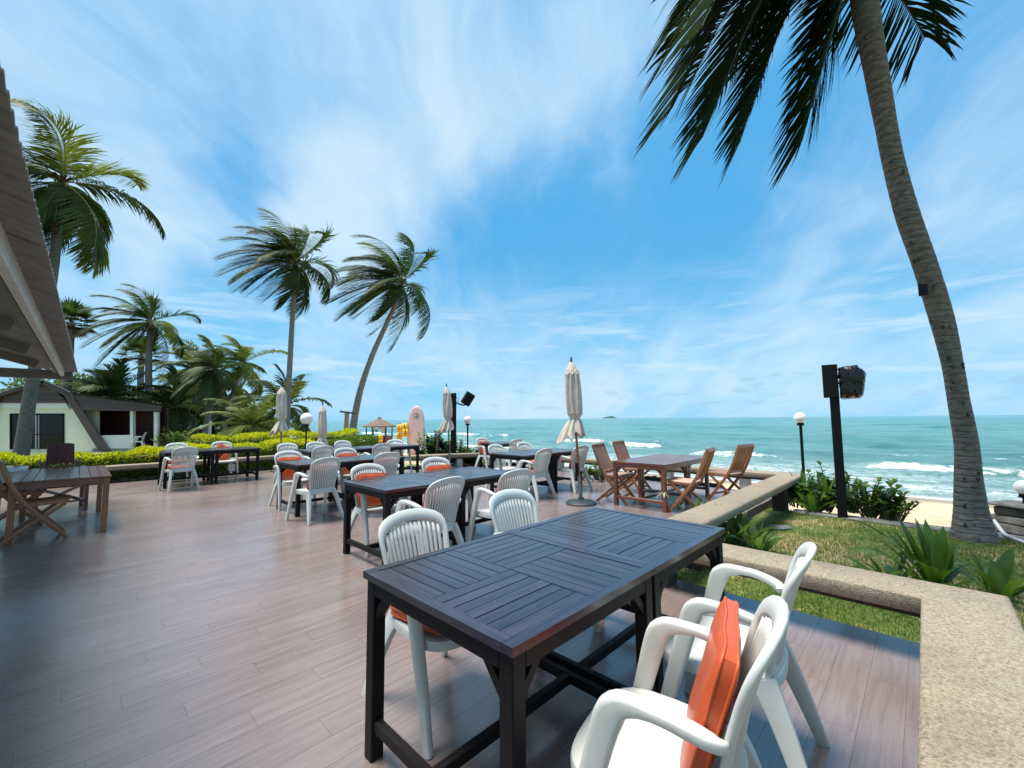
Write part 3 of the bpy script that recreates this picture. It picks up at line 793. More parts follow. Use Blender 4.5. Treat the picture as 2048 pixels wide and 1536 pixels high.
def make_chair(mat, label, loc, rz, group):
    root = empty('plastic_chair', loc, rz, label, 'chair', group)
    # seat: dished rounded plate with a lip
    V = []; Fc = []; nr, na = 9, 36
    def seat_pt(r, t, dz):
        c, s = math.cos(t), math.sin(t); e = .62
        X = math.copysign(abs(c)**e, c); Y = math.copysign(abs(s)**e, s)
        w = .235 + .02*Y; x = X*w*r; y = Y*.235*r + .02
        z = .425 - .018*(1-r*r) + (.0 if Y < 0 else -.012*Y*Y*r) + dz
        return (x, y, z)
    for k, (r, dz) in enumerate([(0.02, 0), (.3, 0), (.6, 0), (.82, 0), (.93, .002), (.985, -.004), (1.0, -.014), (.995, -.045), (.97, -.046), (.955, -.018), (.6, -.012), (.05, -.012)]):
        for j in range(na): V.append(seat_pt(r, 2*pi*j/na, dz))
    nk = 12
    for i in range(nk-1):
        for j in range(na): Fc.append((i*na+j, i*na+(j+1) % na, (i+1)*na+(j+1) % na, (i+1)*na+j)[::-1])
    Fc.append(tuple(range(na))); Fc.append(tuple((nk-1)*na+j for j in range(na))[::-1])
    o = mobj('seat', V, Fc, mat, root); smooth_by_angle(o, 40)
    # back frame
    O = outer_pts(); I = inner_pts(); th = .022; V = []; Fc = []
    for (ox, oh), (ix, ih) in zip(O, I):
        po, pi2 = back_surf(ox, oh), back_surf(ix, ih); mid = back_surf((ox+ix)/2, (oh+ih)/2)
        n = Vector((0, 1, .35)).normalized(); out = (po-pi2).normalized()
        rr = .006
        V += [po+n*(th/2-rr), po - out*rr + n*th/2, mid+n*(th/2+.002), pi2+out*rr+n*th/2, pi2+n*(th/2-rr), pi2-n*(th/2-rr), pi2+out*rr-n*th/2, mid-n*(th/2-.004), po-out*rr-n*th/2, po-n*(th/2-rr)]
    m = 10
    for i in range(len(O)-1):
        for j in range(m): Fc.append((i*m+j, i*m+(j+1) % m, (i+1)*m+(j+1) % m, (i+1)*m+j)[::-1])
    Fc.append(tuple(range(m))); Fc.append(tuple((len(O)-1)*m+j for j in range(m))[::-1])
    bk = mobj('backrest', V, Fc, mat, root); smooth_by_angle(bk, 60)
    mb = MB(); xs = [k/8*2-1 for k in range(9)]
    mb.sweep([back_surf(x*.175, .012) for x in xs], .018, .05, Vector((0, 0, 1)), 8, .4)
    cr_ = mb.build('lower_rail', mat, bk); smooth_by_angle(cr_, 40)
    # slats, fanning out towards the top
    ns = 13
    for k in range(ns):
        u = (k-(ns-1)/2)/((ns-1)/2+.9); pts = []
        top = .412 - .050*abs(u)**2.6
        for q in range(8):
            h = .02 + (top-.02)*q/7; hw = .162 + .034*min(1, h/.36); pts.append(back_surf(u*hw, h))
        mb = MB(); mb.sweep(pts, [.0165 + .003*q/7 for q in range(8)], .013, Vector((0, 1, .2)), 6, .5)
        sl = mb.build('slat', mat, bk); sl.data.polygons.foreach_set('use_smooth', [True]*len(sl.data.polygons))
    # arms with front legs, rear legs
    for s in (-1, 1):
        arm = catmull([(s*.272, .250, .0), (s*.262, .195, .22), (s*.254, .135, .43), (s*.247, .090, .585), (s*.246, .062, .640), (s*.247, .015, .660), (s*.249, -.06, .662), (s*.247, -.115, .652), (s*.240, -.155, .640), (s*.226, -.180, .628), (s*.212, -.186, .618)], 3)
        n = len(arm); W = []; H = []; ups = []
        for i, p in enumerate(arm):
            t = i/(n-1)
            if t < .36: W.append(.032 + .018*t/.36); H.append(.046 + .036*(t/.36)); ups.append((0, 1, .2))
            elif t < .55: W.append(.050); H.append(.080-.048*(t-.36)/.19); k = (t-.36)/.19; ups.append((0, 1-k, .2+k))
            else: W.append(.051 - .012*max(0, (t-.8)/.2)); H.append(.030); ups.append((0, .05, 1))
        mb = MB(); mb.sweep(arm, W, H, ups, 14, .42); o = mb.build('armrest', mat, root); smooth_by_angle(o, 45)
        leg = [(s*.180, -.15, .41), (s*.200, -.19, .33), (s*.225, -.25, .17), (s*.250, -.305, .0)]
        mb = MB(); mb.sweep(catmull(leg, 3), [.040-.008*k/9 for k in range(10)], [.10-.055*k/9 for k in range(10)], Vector((0, 1, 0)), 10, .4)
        o = mb.build('rear_leg', mat, root); smooth_by_angle(o, 45)
    return root
def rz_facing(da, db):     # local +Y towards deck direction (da, db)
    v = E1*da + E2*db; return math.atan2(v.y, v.x) - pi/2
WG = 'white plastic armchairs around the black tables'
protoW = None; chairs = {}
def chair(key, a_, b_, face, label, jit=0, old=False):
    """a_, b_: where the top of the back is; face +1 towards +b, -1 towards -b"""
    global protoW
    rz = rz_facing(0, face) + R(jit)
    bt = Vector((a_, b_)); root_b = b_ + face*.31
    loc = D(a_, root_b)
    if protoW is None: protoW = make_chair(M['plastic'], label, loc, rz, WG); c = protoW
    else:
        c = copy_tree(protoW); c.location = loc; c.rotation_euler = (0, 0, rz); c['label'] = label; c['group'] = WG
    chairs[key] = c; return c
CH = [
 ('c3', 1.285, -.31, -1, 'nearest white plastic armchair on the right, orange cushion propped against its back', 11),
 ('c4', 2.02, -.36, -1, 'white plastic armchair without a cushion, behind the nearest one, beside the pebble bench', 7),
 ('c1', 1.36, -2.14, 1, 'white armchair under the left side of the foreground table, orange cushion flat on its seat', 2),
 ('c2', 2.20, -2.20, 1, 'white plastic armchair with empty seat at the far left corner of the foreground table', -2),
 ('c5', 2.42, -4.75, 1, 'white armchair with orange cushion at the near end of the middle table, far side', 2),
 ('c6', 3.42, -4.85, 1, 'white armchair whose orange cushion peeks over the middle table, farther end', -4),
 ('c7', 2.34, -3.08, -1, 'white armchair seen from behind at the middle table, nearer of its two near-side chairs', 5),
 ('c8', 3.24, -3.02, -1, 'white armchair seen from behind at the far right end of the middle table', -6),
 ('c9', 2.55, -7.85, 1, 'white armchair with orange cushion at the left end of the third table, facing the camera', 0),
 ('c10', 3.55, -7.85, 1, 'white armchair with orange cushion facing the camera at the right square of the third table', 2),
 ('c11', 2.44, -6.00, -1, 'white armchair seen from behind in front of the third table, red-brown cushion at its side', 8),
 ('c12', 3.52, -6.15, -1, 'white armchair seen from behind at the right end of the third table', -3),
 ('c13', 3.40, -10.55, 1, 'leftmost white armchair facing the camera at the back row table, before the hedge', 0),
 ('c14', 4.05, -10.60, 1, 'second white armchair from the left facing the camera at the back row table', 0),
 ('c15', 4.75, -10.65, 1, 'third white armchair facing the camera at the back row table, below the wooden stake', 3),
 ('c16', 3.50, -8.72, -1, 'grey-looking white armchair seen from behind at the left of the back row table', 4),
 ('c18', 5.75, -9.95, 1, 'white armchair facing the camera at the right end of the back row, before the kiosk', -12),
 ('c17', 4.75, -8.60, -1, 'white armchair seen from behind at the right end of the back row table', 0),
 ('c19', 5.72, -4.75, -1, 'white armchair seen from behind at the fourth table, left of the closed umbrella', 2),
 ('c20', 6.82, -4.72, -1, 'white armchair seen from behind just right of the umbrella pole, red cushion', -5),
 ('c21', 6.00, -6.35, 1, 'white armchair with empty seat facing the camera at the left of the fourth table', 0),
 ('c22', 6.95, -6.45, 1, 'white armchair facing the camera behind the fourth table, right one', 0),
 ('c23', 7.9, -8.9, 1, 'small white armchair with maroon cushion at the farthest table by the sea', 0),
 ('c24', 7.9, -7.5, -1, 'white armchair seen from behind at the farthest table, between the two facing chairs', 0),
 ('c25', 1.72, -13.0, 1, 'white armchair with low orange cushion, facing the camera at the left of the hedge table', 0),
 ('c26', 2.62, -12.95, 1, 'white armchair with tilted bright orange cushion at the right of the hedge table', 0),
 ('c27', 1.55, -10.75, -1, 'white armchair seen from behind, light through its slats, in front of the hedge table', 6),
]
for c in CH: chair(*c)

# orange cushions, things of their own
def cushion_mesh():
    V = []; Fc = []; n = 16; w, d, h = .205, .205, .037
    def pt(u, v, s):
        x, y = u*w, v*d; ed = (1-abs(u)**4)*(1-abs(v)**4)
        corner = max(0, abs(u)*abs(v)-.8)
        x *= 1-.25*corner; y *= 1-.25*corner
        return (x, y, s*(.016 + (h-.016)*ed**.5 - .004*math.exp(-((u*3)**2+(v*3)**2)) + .002*math.sin(u*7+v*3)))
    for s in (1, -1):
        for i in range(n+1):
            for j in range(n+1): V.append(pt(i/n*2-1, j/n*2-1, s))
    N = (n+1)*(n+1); idx = lambda i, j, s: (0 if s > 0 else N) + i*(n+1)+j
    for i in range(n):
        for j in range(n):
            Fc.append((idx(i, j, 1), idx(i+1, j, 1), idx(i+1, j+1, 1), idx(i, j+1, 1)))
            Fc.append((idx(i, j, -1), idx(i, j+1, -1), idx(i+1, j+1, -1), idx(i+1, j, -1)))
    for i in range(n):
        Fc.append((idx(i, 0, 1), idx(i, 0, -1), idx(i+1, 0, -1), idx(i+1, 0, 1))); Fc.append((idx(i, n, 1), idx(i+1, n, 1), idx(i+1, n, -1), idx(i, n, -1)))
        Fc.append((idx(0, i, 1), idx(0, i+1, 1), idx(0, i+1, -1), idx(0, i, -1))); Fc.append((idx(n, i, 1), idx(n, i, -1), idx(n, i+1, -1), idx(n, i+1, 1)))
    return V, Fc, pt, n
protoC = None
def cushion(key, mode, label, tilt=0, dx=0):
    sc = 1.0 if key in ('c3', 'c1') else .88
    """mode 'up': propped against the back; 'flat': on the seat"""
    global protoC
    c = chairs[key]
    if protoC is None:
        root = empty('cushion', (0, 0, 0), 0, label, 'cushion', 'orange seat cushions')
        V, Fc, pt, n = cushion_mesh(); o = mobj('cover', V, Fc, M['orange'], root); smooth_by_angle(o, 50)
        for s in (1, -1):
            ring = [pt(i/n*2-1, -1, s) for i in range(n)] + [pt(1, i/n*2-1, s) for i in range(n)] + [pt(1-i/n*2, 1, s) for i in range(n)] + [pt(-1, 1-i/n*2, s) for i in range(n)]
            mb = MB(); mb.tube(ring + ring[:2], .0042, 6); mb.build('piping', M['piping'], root, smooth=True)
        protoC = root; r = root
    else: r = copy_tree(protoC); r['label'] = label
    r.rotation_mode = 'XYZ'
    B = Matrix.Translation(c.location) @ Matrix.Rotation(c.rotation_euler.z, 4, 'Z')
    if mode == 'up':
        L = Matrix.Translation((dx, -.135 if sc == 1 else -.155, .622 if sc == 1 else .605)) @ Matrix.Rotation(R(6 if key == 'c3' else 0), 4, 'Z') @ Matrix.Rotation(R(90+17), 4, 'X') @ Matrix.Rotation(R(tilt), 4, 'Z')
    else:
        L = Matrix.Translation((dx, .03, .458)) @ Matrix.Rotation(R(2), 4, 'X') @ Matrix.Rotation(R(tilt), 4, 'Z')
    m = B @ L; r.location = m.to_translation(); r.rotation_euler = m.to_euler(); r.scale = (sc, sc, 1)
    return r
CU = [('c3', 'up', 'large orange cushion propped upright in the nearest white chair', 0), ('c1', 'flat', 'orange cushion lying flat on the chair under the foreground table', 3),
      ('c5', 'up', 'orange cushion in the chair at the near left end of the middle table', 4), ('c6', 'up', 'orange cushion just showing above the far end of the middle table', 0),
      ('c7', 'up', 'orange cushion half hidden in the back-turned chair at the middle table', 0), ('c8', 'up', 'orange cushion edge in the back-turned chair at the far end of the middle table', 0),
      ('c9', 'up', 'bright orange cushion under the left end of the third table', 2), ('c10', 'up', 'orange cushion in the right facing chair of the third table', 0),
      ('c11', 'up', 'red-brown looking cushion in the back-turned chair in front of the third table', 0), ('c12', 'up', 'cushion hidden behind the back of the right chair at the third table', 0),
      ('c19', 'flat', 'orange cushion flat on the seat left of the closed umbrella', 0), ('c20', 'up', 'dark orange cushion in the chair just right of the umbrella pole', 0),
      ('c25', 'flat', 'pale orange cushion lying on the seat at the left of the hedge table', 30), ('c26', 'up', 'bright orange cushion standing tilted at the right of the hedge table', 32),
      ('c27', 'flat', 'orange cushion seen through the slatted back in front of the hedge table', 0), ('c23', 'up', 'maroon-looking cushion in the chair at the farthest table', 0),
      ('c22', 'flat', 'orange cushion low on the seat behind the fourth table', 10)]
for c in CU: cushion(*c)

# ------------------------------------------------------------------ tables
BG = 'square dark slatted tables pushed together in pairs'
def make_table(wood_m, leg_m, label, loc, rz, group, H=.75, name='square_table', W=.90):
    root = empty(name, loc, rz, label, 'table', group); h = W/2
    fr = .045; t = .028; zt = H-t/2
    mb = MB()                       # frame rails
    for s in (-1, 1):
        mb2 = MB(); mb2.box((0, 0, 0), (W-.002, fr, t)); o = mb2.build('top_rail', wood_m, root); o.location = (0, s*(h-fr/2), zt)
        mb2 = MB(); mb2.box((0, 0, 0), (W-2*fr-.002, fr, t)); o = mb2.build('top_rail', wood_m, root); o.location = (s*(h-fr/2), 0, zt); o.rotation_euler = (0, 0, pi/2)
    q = (W-2*fr)/2; g = .0045; ns = 7; sw = q/ns
    mb2 = MB(); mb2.box((0, 0, 0), (q-g*1.2, sw-g, t-.004)); sl = None
    for ix in (-1, 1):
        for iy in (-1, 1):
            along = (ix*iy > 0)
            for k in range(ns):
                off = -q/2 + (k+.5)*sw
                if sl is None: sl = mb2.build('slat', wood_m, root); o = sl
                else: o = bpy.data.objects.new('slat', sl.data); COL.objects.link(o); o.parent = root
                cx, cy = ix*q/2, iy*q/2; dz = random.uniform(-.0008, .0008)
                if along: o.location = (cx, cy+off, zt+dz)
                else: o.location = (cx+off, cy, zt+dz); o.rotation_euler = (0, 0, pi/2)
    # bearers under the slats, apron, legs, braces, stretchers
    mb = MB(); mb.box((0, 0, H-t-.012), (W-.1, .05, .022)); mb.box((0, .0, H-t-.036), (.05, W-.1, .022)); mb.build('bearer', leg_m, root)
    lw = .058; ins = .014; lc = h-ins-lw/2; ah = .062
    for s in (-1, 1):
        mb = MB(); mb.box((0, 0, 0), (2*lc-lw, .022, ah), None, .003); o = mb.build('apron', leg_m, root); o.location = (0, s*(h-ins-.012), H-t-ah/2)
        o = inst('apron', o.data, root, (s*(h-ins-.012), 0, H-t-ah/2), (0, 0, pi/2))
    leg = None
    for sx in (-1, 1):
        for sy in (-1, 1):
            if leg is None:
                mb = MB(); mb.box((0, 0, 0), (lw, lw, H-t), None, .004); o = mb.build('leg', leg_m, root); leg = o.data; o.location = (sx*lc, sy*lc, (H-t)/2)
            else: inst('leg', leg, root, (sx*lc, sy*lc, (H-t)/2))
            for ax in (0, 1):
                p0 = Vector((sx*lc, sy*lc, H-t-ah-.095)); p1 = Vector((sx*lc, sy*lc, H-t-ah+.01))
                d = Vector((-sx*.105, 0, 0)) if ax == 0 else Vector((0, -sy*.105, 0))
                mb = MB(); mb.bar(p0+d*.12, p1+d, .03, .035, up=(0, 1, 0) if ax == 0 else (1, 0, 0)); mb.build('brace', leg_m, root)
    for s in (-1, 1):
        mb = MB(); mb.box((0, 0, 0), (2*lc-lw, .035, .045), None, .003); o = mb.build('stretcher', leg_m, root); o.location = (s*lc, 0, .135); o.rotation_euler = (0, 0, pi/2)
    mb = MB(); mb.box((0, 0, 0), (2*lc-.036, .035, .045), None, .003); o = mb.build('stretcher', leg_m, root); o.location = (0, 0, .135)
    return root
tabs = {}
protoT = None
def table_pair(key, a0, b1, labels, wm=None, lm=None, group=BG, H=.75, L=.895):
    """a0: near end, b1: the +b side; two squares along a"""
    global protoT
    for i, lab in enumerate(labels):
        loc = D(a0 + L/2 + i*L, b1 - .45); rz = TH + random.choice((0, 0))
        if wm is None:
            if protoT is None: protoT = make_table(M['blackwood'], M['blackleg'], lab, loc, rz, group); r = protoT
            else: r = copy_tree(protoT); r.location = loc; r.rotation_euler = (0, 0, rz); r['label'] = lab
        elif 'teak' in tabs: r = copy_tree(tabs['teak']); r.location = loc; r.rotation_euler = (0, 0, rz); r['label'] = lab
        else: r = make_table(wm, lm, lab, loc, rz, group, H); tabs['teak'] = r
table_pair('T1', .90, -.88, ['near square of the large dark slatted table in the foreground', 'far square of the foreground dark slatted table, next to the bench corner'])
table_pair('T2', 2.02, -3.60, ['near square of the middle dark table, behind the foreground chairs', 'far square of the middle dark table, left of the umbrella base'])
table_pair('T3', 2.28, -6.60, ['left square of the third dark table, with bright orange cushion under it', 'right square of the third dark table'])
table_pair('T5', 5.50, -5.08, ['left square of the dark table behind the closed umbrella', 'right square of the dark table behind the closed umbrella'])
table_pair('T7', 3.45, -9.25, ['left square of the dark table in the back row, behind the third table', 'middle square of the back row table before the wooden stake', 'right square of the back row table before the kiosk'])
table_pair('T8', 1.32, -11.45, ['left square of the dark table in front of the yellow hedge', 'right square of the dark table in front of the yellow hedge'])
table_pair('T6', 7.75, -7.95, ['small dark table farthest towards the sea, by the speaker post'])
table_pair('TT', 6.12, -2.80, ['left square of the reddish teak table near the sea', 'right square of the reddish teak table near the sea'], M['teakdark'], M['teakdark'], 'reddish teak square tables', .70)

# wide teak table at the left
def teak_long_table():
    root = empty('teak_table', D(-.08, -8.55), TH, 'glossy brown teak table at the left under the eave', 'table'); H = .71
    W, L = .88, 1.86; n = 9
    for k in range(n):
        w = W/n; mb = MB(); mb.box((0, 0, 0), (L, w-.004, .026), None, .003); o = mb.build('board', M['teakdark'], root)
        o.location = (-W/2+w*(k+.5), 0, H-.013); o.rotation_euler = (0, 0, pi/2)
    for s in (-1, 1):
        mb = MB(); mb.box((0, 0, 0), (L-.1, .025, .07), None, .003); o = mb.build('apron', M['teakdark'], root); o.location = (s*(W/2-.04), 0, H-.062); o.rotation_euler = (0, 0, pi/2)
        mb = MB(); mb.box((0, 0, 0), (W-.1, .025, .07), None, .003); o = mb.build('apron', M['teakdark'], root); o.location = (0, s*(L/2-.04), H-.062)
        for q in (-1, 1):
            mb = MB(); mb.box((0, 0, 0), (H-.03, .06, .06), None, .004); o = mb.build('leg', M['teak'], root); o.location = (s*(W/2-.045), q*(L/2-.045), (H-.03)/2); o.rotation_euler = (0, pi/2, 0)
teak_long_table()

# folding teak chairs
protoF = None
def folding_chair(a_, b_, da, db, label, jit=0):
    global protoF
    rz = rz_facing(da, db) + R(jit); loc = D(a_, b_)
    if protoF is not None:
        c = copy_tree(protoF); c.location = loc; c.rotation_euler = (0, 0, rz); c['label'] = label; return c
    root = empty('folding_chair', loc, rz, label, 'chair', 'teak folding chairs'); m = M['teak']
    def member(name, pts, w, h, ups=(1, 0, 0)):
        mb = MB(); mb.sweep(pts, w, h, Vector(ups), 8, .3); o = mb.build(name, m, root); smooth_by_angle(o, 40); return o
    for s in (-1, 1):
        member('front_leg', catmull([(s*.215, -.33, .92), (s*.215, -.235, .66), (s*.215, -.13, .46), (s*.215, .06, .22), (s*.215, .24, 0)], 3), .045, .022)
        member('rear_leg', [(s*.185, .21, .42), (s*.185, -.06, .2), (s*.185, -.30, 0)], .042, .022)
        mb = MB(); mb.bar((s*.185, -.16, .425), (s*.185, .24, .44), .022, .04, ch=.003); mb.build('seat_rail', m, root)
    mb = MB(); mb.bar((-.225, -.338, .925), (.225, -.338, .925), .03, .06, up=(0, .3, 1), ch=.006); mb.build('top_rail', m, root)
    mb = MB(); mb.bar((-.205, -.145, .50), (.205, -.145, .50), .02, .045, up=(0, .35, 1), ch=.004); mb.build('lower_rail', m, root)
    for z, y in ((.11, .15), (.07, -.22)):
        mb = MB(); mb.bar((-.2, y, z), (.2, y, z), .022, .03, ch=.003); mb.build('cross_bar', m, root)
    bs = None; ss = None
    for k in range(9):
        x = -.172 + .043*k
        if bs is None:
            mb = MB(); pts = [Vector((0, -.150, .52)), Vector((0, -.215, .66)), Vector((0, -.320, .90))]; mb.sweep(pts, .012, .030, Vector((1, 0, 0)), 6, .3); bs = mb.build('back_slat', m, root); bs.location = (x, 0, 0); bs = bs.data
        else: inst('back_slat', bs, root, (x, 0, 0))
        if ss is None:
            mb = MB(); mb.bar((0, -.17, 0), (0, .26, .012), .034, .014, ch=.003); o = mb.build('seat_slat', m, root); o.location = (x, 0, .450); ss = o.data
        else: inst('seat_slat', ss, root, (x, 0, .450))
    protoF = root; return root
folding_chair(-.26, -7.80, 1, 0, 'honey brown folding teak chair seen from the side at the left edge', 4)
folding_chair(-.50, -9.0, 1, 0, 'dark folding teak chair behind the honey brown one, half out of frame', 0)
folding_chair(6.45, -3.80, 0, 1, 'folding teak chair at the left of the reddish table, slatted back turned to the camera', 8)
folding_chair(7.45, -4.00, 0, 1, 'folding teak chair on the far side of the reddish table', 4)
folding_chair(6.45, -2.60, 0, -1, 'folding teak chair in front of the reddish table, seen from behind', 6)
folding_chair(7.75, -2.45, 0, -1, 'rightmost folding teak chair, standing free before the bench corner', -14)

def cover_chair():
    root = empty('teak_armchair', D(-.12, -9.95), rz_facing(.1, 1), 'teak armchair with a maroon canvas cover over its back, behind the left table', 'chair'); m = M['teakdark']
    def bx(name, c, d, mt=m): mb = MB(); mb.box((0, 0, 0), d, None, .004); o = mb.build(name, mt, root); o.location = c; return o
    for s in (-1, 1):
        bx('front_leg', (s*.27, .24, .32), (.05, .05, .64)); bx('rear_leg', (s*.27, -.24, .24), (.05, .05, .48)); bx('armrest', (s*.27, 0, .655), (.06, .56, .028))
        mb = MB(); mb.bar((s*.155, -.235, .44), (s*.135, -.370, 1.0), .035, .04); mb.build('back_post', m, root)
    bx('stretcher', (0, .24, .16), (.5, .025, .03)); 
    mb = MB(); mb.bar((-.26, .22, .15), (.26, -.22, .36), .03, .04); mb.build('cross_brace', m, root)
    mb = MB(); mb.bar((.26, .22, .15), (-.26, -.22, .36), .03, .04); mb.build('cross_brace', m, root)
    for z in (.50, .58, .66, .74):
        mb = MB(); y = -.24-.26*(z-.46); mb.bar((-.25, y, z), (.25, y, z), .02, .025); mb.build('back_rail', m, root)
    for k in range(11):
        x = -.225+.045*k
        mb = MB(); mb.box((0, 0, 0), (.022, .46, .016)); o = mb.build('seat_slat', m, root); o.location = (x, 0, .435)
        mb = MB(); mb.bar((x, -.245, .48), (x, -.325, .80), .014, .014); mb.build('back_slat', m, root)
    # draped cover
    V = []; Fc = []; n = 14
    prof = [(-.250, .74), (-.268, .84), (-.295, .95), (-.318, 1.03), (-.345, 1.055), (-.385, 1.05), (-.412, 1.01), (-.40, .90), (-.375, .75)]
    for i in range(n+1):
        u = i/n*2-1
        for (y, z) in prof: V.append((u*.155*(1-.05*(z-.74)), y + .006*math.sin(u*9+z*7), z - .02*abs(u)**4))
    mN = len(prof)
    for i in range(n):
        for j in range(mN-1): Fc.append((i*mN+j, i*mN+j+1, (i+1)*mN+j+1, (i+1)*mN+j))
    Fc.append(tuple(range(mN))[::-1]); Fc.append(tuple(n*mN+j for j in range(mN)))
    o = mobj('cover', V, Fc, M['maroon'], root); smooth_by_angle(o, 60)
cover_chair()
def round_table():
    root = empty('glass_table', D(-1.05, -9.75), TH, 'pale octagonal table with reflecting top at the far left edge', 'table')
    n = 8; P = [(.62*math.cos(2*pi*(k+.5)/n), .62*math.sin(2*pi*(k+.5)/n)) for k in range(n)]; Q = [(.53*math.cos(2*pi*(k+.5)/n), .53*math.sin(2*pi*(k+.5)/n)) for k in range(n)]
    mb = MB(); mb.prism(P, .70, .735); o = mb.build('rim', M['white'], root)
    mb = MB(); mb.prism(Q, .7365, .745); g = simple('pale_glass_top', (.45, .52, .55), (.38, .46, .5), .05, 3, 4, 0, spec=.8); mb.build('glass_top', g, root)
    mb = MB(); mb.lathe([(.5, .55), (.52, .70)], 8); mb.build('skirt', M['white'], root)
    for k in range(4):
        t = pi/4+k*pi/2; mb = MB(); mb.bar((.4*math.cos(t), .4*math.sin(t), 0), (.42*math.cos(t), .42*math.sin(t), .7), .05, .05); mb.build('leg', M['white'], root)
round_table()

# ------------------------------------------------------------------ closed umbrellas
def umbrella(loc, lean, label, H=2.43, low=1.08, rz=0, seed=0, base=True, flare=(-.10, .02)):
    root = empty('closed_umbrella', loc, rz, label, 'umbrella', 'closed beige umbrellas'); rng = random.Random(seed)
    lx, ly = lean
    ax = lambda z: Vector((lx*z/H, ly*z/H, z))
    mb = MB(); mb.tube([ax(.42), ax(1.2), ax(H-.06)], .022, 10); mb.build('pole', M['teak'], root, ang=40)
    mb = MB(); mb.tube([ax(0.03), ax(.46)], .031, 12); mb.build('sleeve', M['greypole'], root, ang=40)
    mb = MB(); mb.box(ax(.55)+Vector((-.03, 0, 0)), (.05, .06, .22), None, .006); mb.build('crank_box', M['black'], root)
    mb = MB(); mb.lathe([(.012, 0), (.018, .015), (.012, .03), (.020, .045), (.008, .065), (.003, .085)], 10, ax(H-.07)); mb.build('finial', M['black'], root, ang=40)
    if base: mb = MB(); mb.lathe([(.25, 0), (.255, .02), (.23, .038), (.12, .06), (.05, .075), (.045, .10)], 32); mb.build('base', M['base'], root, ang=30)
    # folded cloth: eight pleats pressed round the pole, tied, flaring at the bottom
    n = 96; nz = 46; V = []; Fc = []; ph = rng.uniform(0, 6)
    for i in range(nz+1):
        t = i/nz; z = H-.075-(H-.075-low)*t
        if t < .07: r = .014+.60*t
        elif t < .12: r = .056+1.1*(t-.07)
        elif t < .70: r = .111+.030*math.sin((t-.12)*4.3)
        elif t < .76: r = .128-.045*math.sin((t-.70)/.06*pi/2)
        else: r = .083+.165*((t-.76)/.24)**.7
        sway = max(0, (t-.74)/.26)
        c = ax(z) + Vector((flare[0]*sway*.75, flare[1]*sway, 0))
        for k in range(n):
            a_ = 2*pi*k/n; tw = 2.2*t + ph
            pl = .5+.5*math.cos(8*(a_+.5*math.sin(tw)) + tw*1.4)
            pl2 = .25*math.sin(3*a_+tw*2)+.12*math.sin(13*a_+9*t)
            amp = .30 if t > .1 else .15
            if t > .8: amp = .38
            if .68 < t < .78: amp = .18
            rr = r*(1-amp*pl*.9+.22*pl2)
            dz = -.05*math.cos(8*a_+1)*sway + (-.06*math.cos(a_-2.6))*sway
            V.append(c + Vector((rr*math.cos(a_)*1.0, rr*math.sin(a_), dz)))
    for i in range(nz):
        for k in range(n): Fc.append((i*n+k, i*n+(k+1) % n, (i+1)*n+(k+1) % n, (i+1)*n+k)[::-1])
    Fc.append(tuple(range(n)))
    o = mobj('cloth', V, Fc, M['canvas'], root, smooth=True)
    mb = MB(); V = []; Fc = []; n2 = 48          # vent cap skirt near the top
    for i in range(5):
        t = i/4; z = H-.09-.20*t; r = .030+.085*t**.8
        for k in range(n2):
            a_ = 2*pi*k/n2; rr = r*(1+.16*math.cos(8*a_+ph)*t); V.append(ax(z)+Vector((rr*math.cos(a_), rr*math.sin(a_), -.015*math.cos(8*a_+ph)*t)))
    for i in range(4):
        for k in range(n2): Fc.append((i*n2+k, i*n2+(k+1) % n2, (i+1)*n2+(k+1) % n2, (i+1)*n2+k)[::-1])
    mobj('vent_cap', V, Fc, M['canvas'], root, smooth=True)
    zt = H-.075-(H-.075-low)*.735
    mb = MB(); pts = [ax(zt)+Vector((.072*math.cos(2*pi*k/20), .072*math.sin(2*pi*k/20), .004*math.sin(6*pi*k/20))) for k in range(21)]
    mb.tube(pts, .008, 6, cap=False); mb.build('tie_strap', M['canvas'], root, smooth=True)
umbrella(Vector((1.12, 7.09, 0)), (-.12, .0), 'tall closed beige umbrella in the middle on a round dark base', seed=1)
umbrella(Vector((-1.80, 12.3, 0)), (-.12, .0), 'closed beige umbrella beside the black post with the small speaker', seed=2, rz=.4)
umbrella(Vector((-6.45, 11.9, 0)), (-.05, 0), 'closed beige umbrella standing before the slim palm trunk and hedge', seed=3, rz=.2)
umbrella(Vector((-6.05, 13.6, -.42)), (-.06, 0), 'lowest closed umbrella, standing behind the bench corner right of the large globe lamp', H=2.38, low=.95, seed=4, rz=-.3)

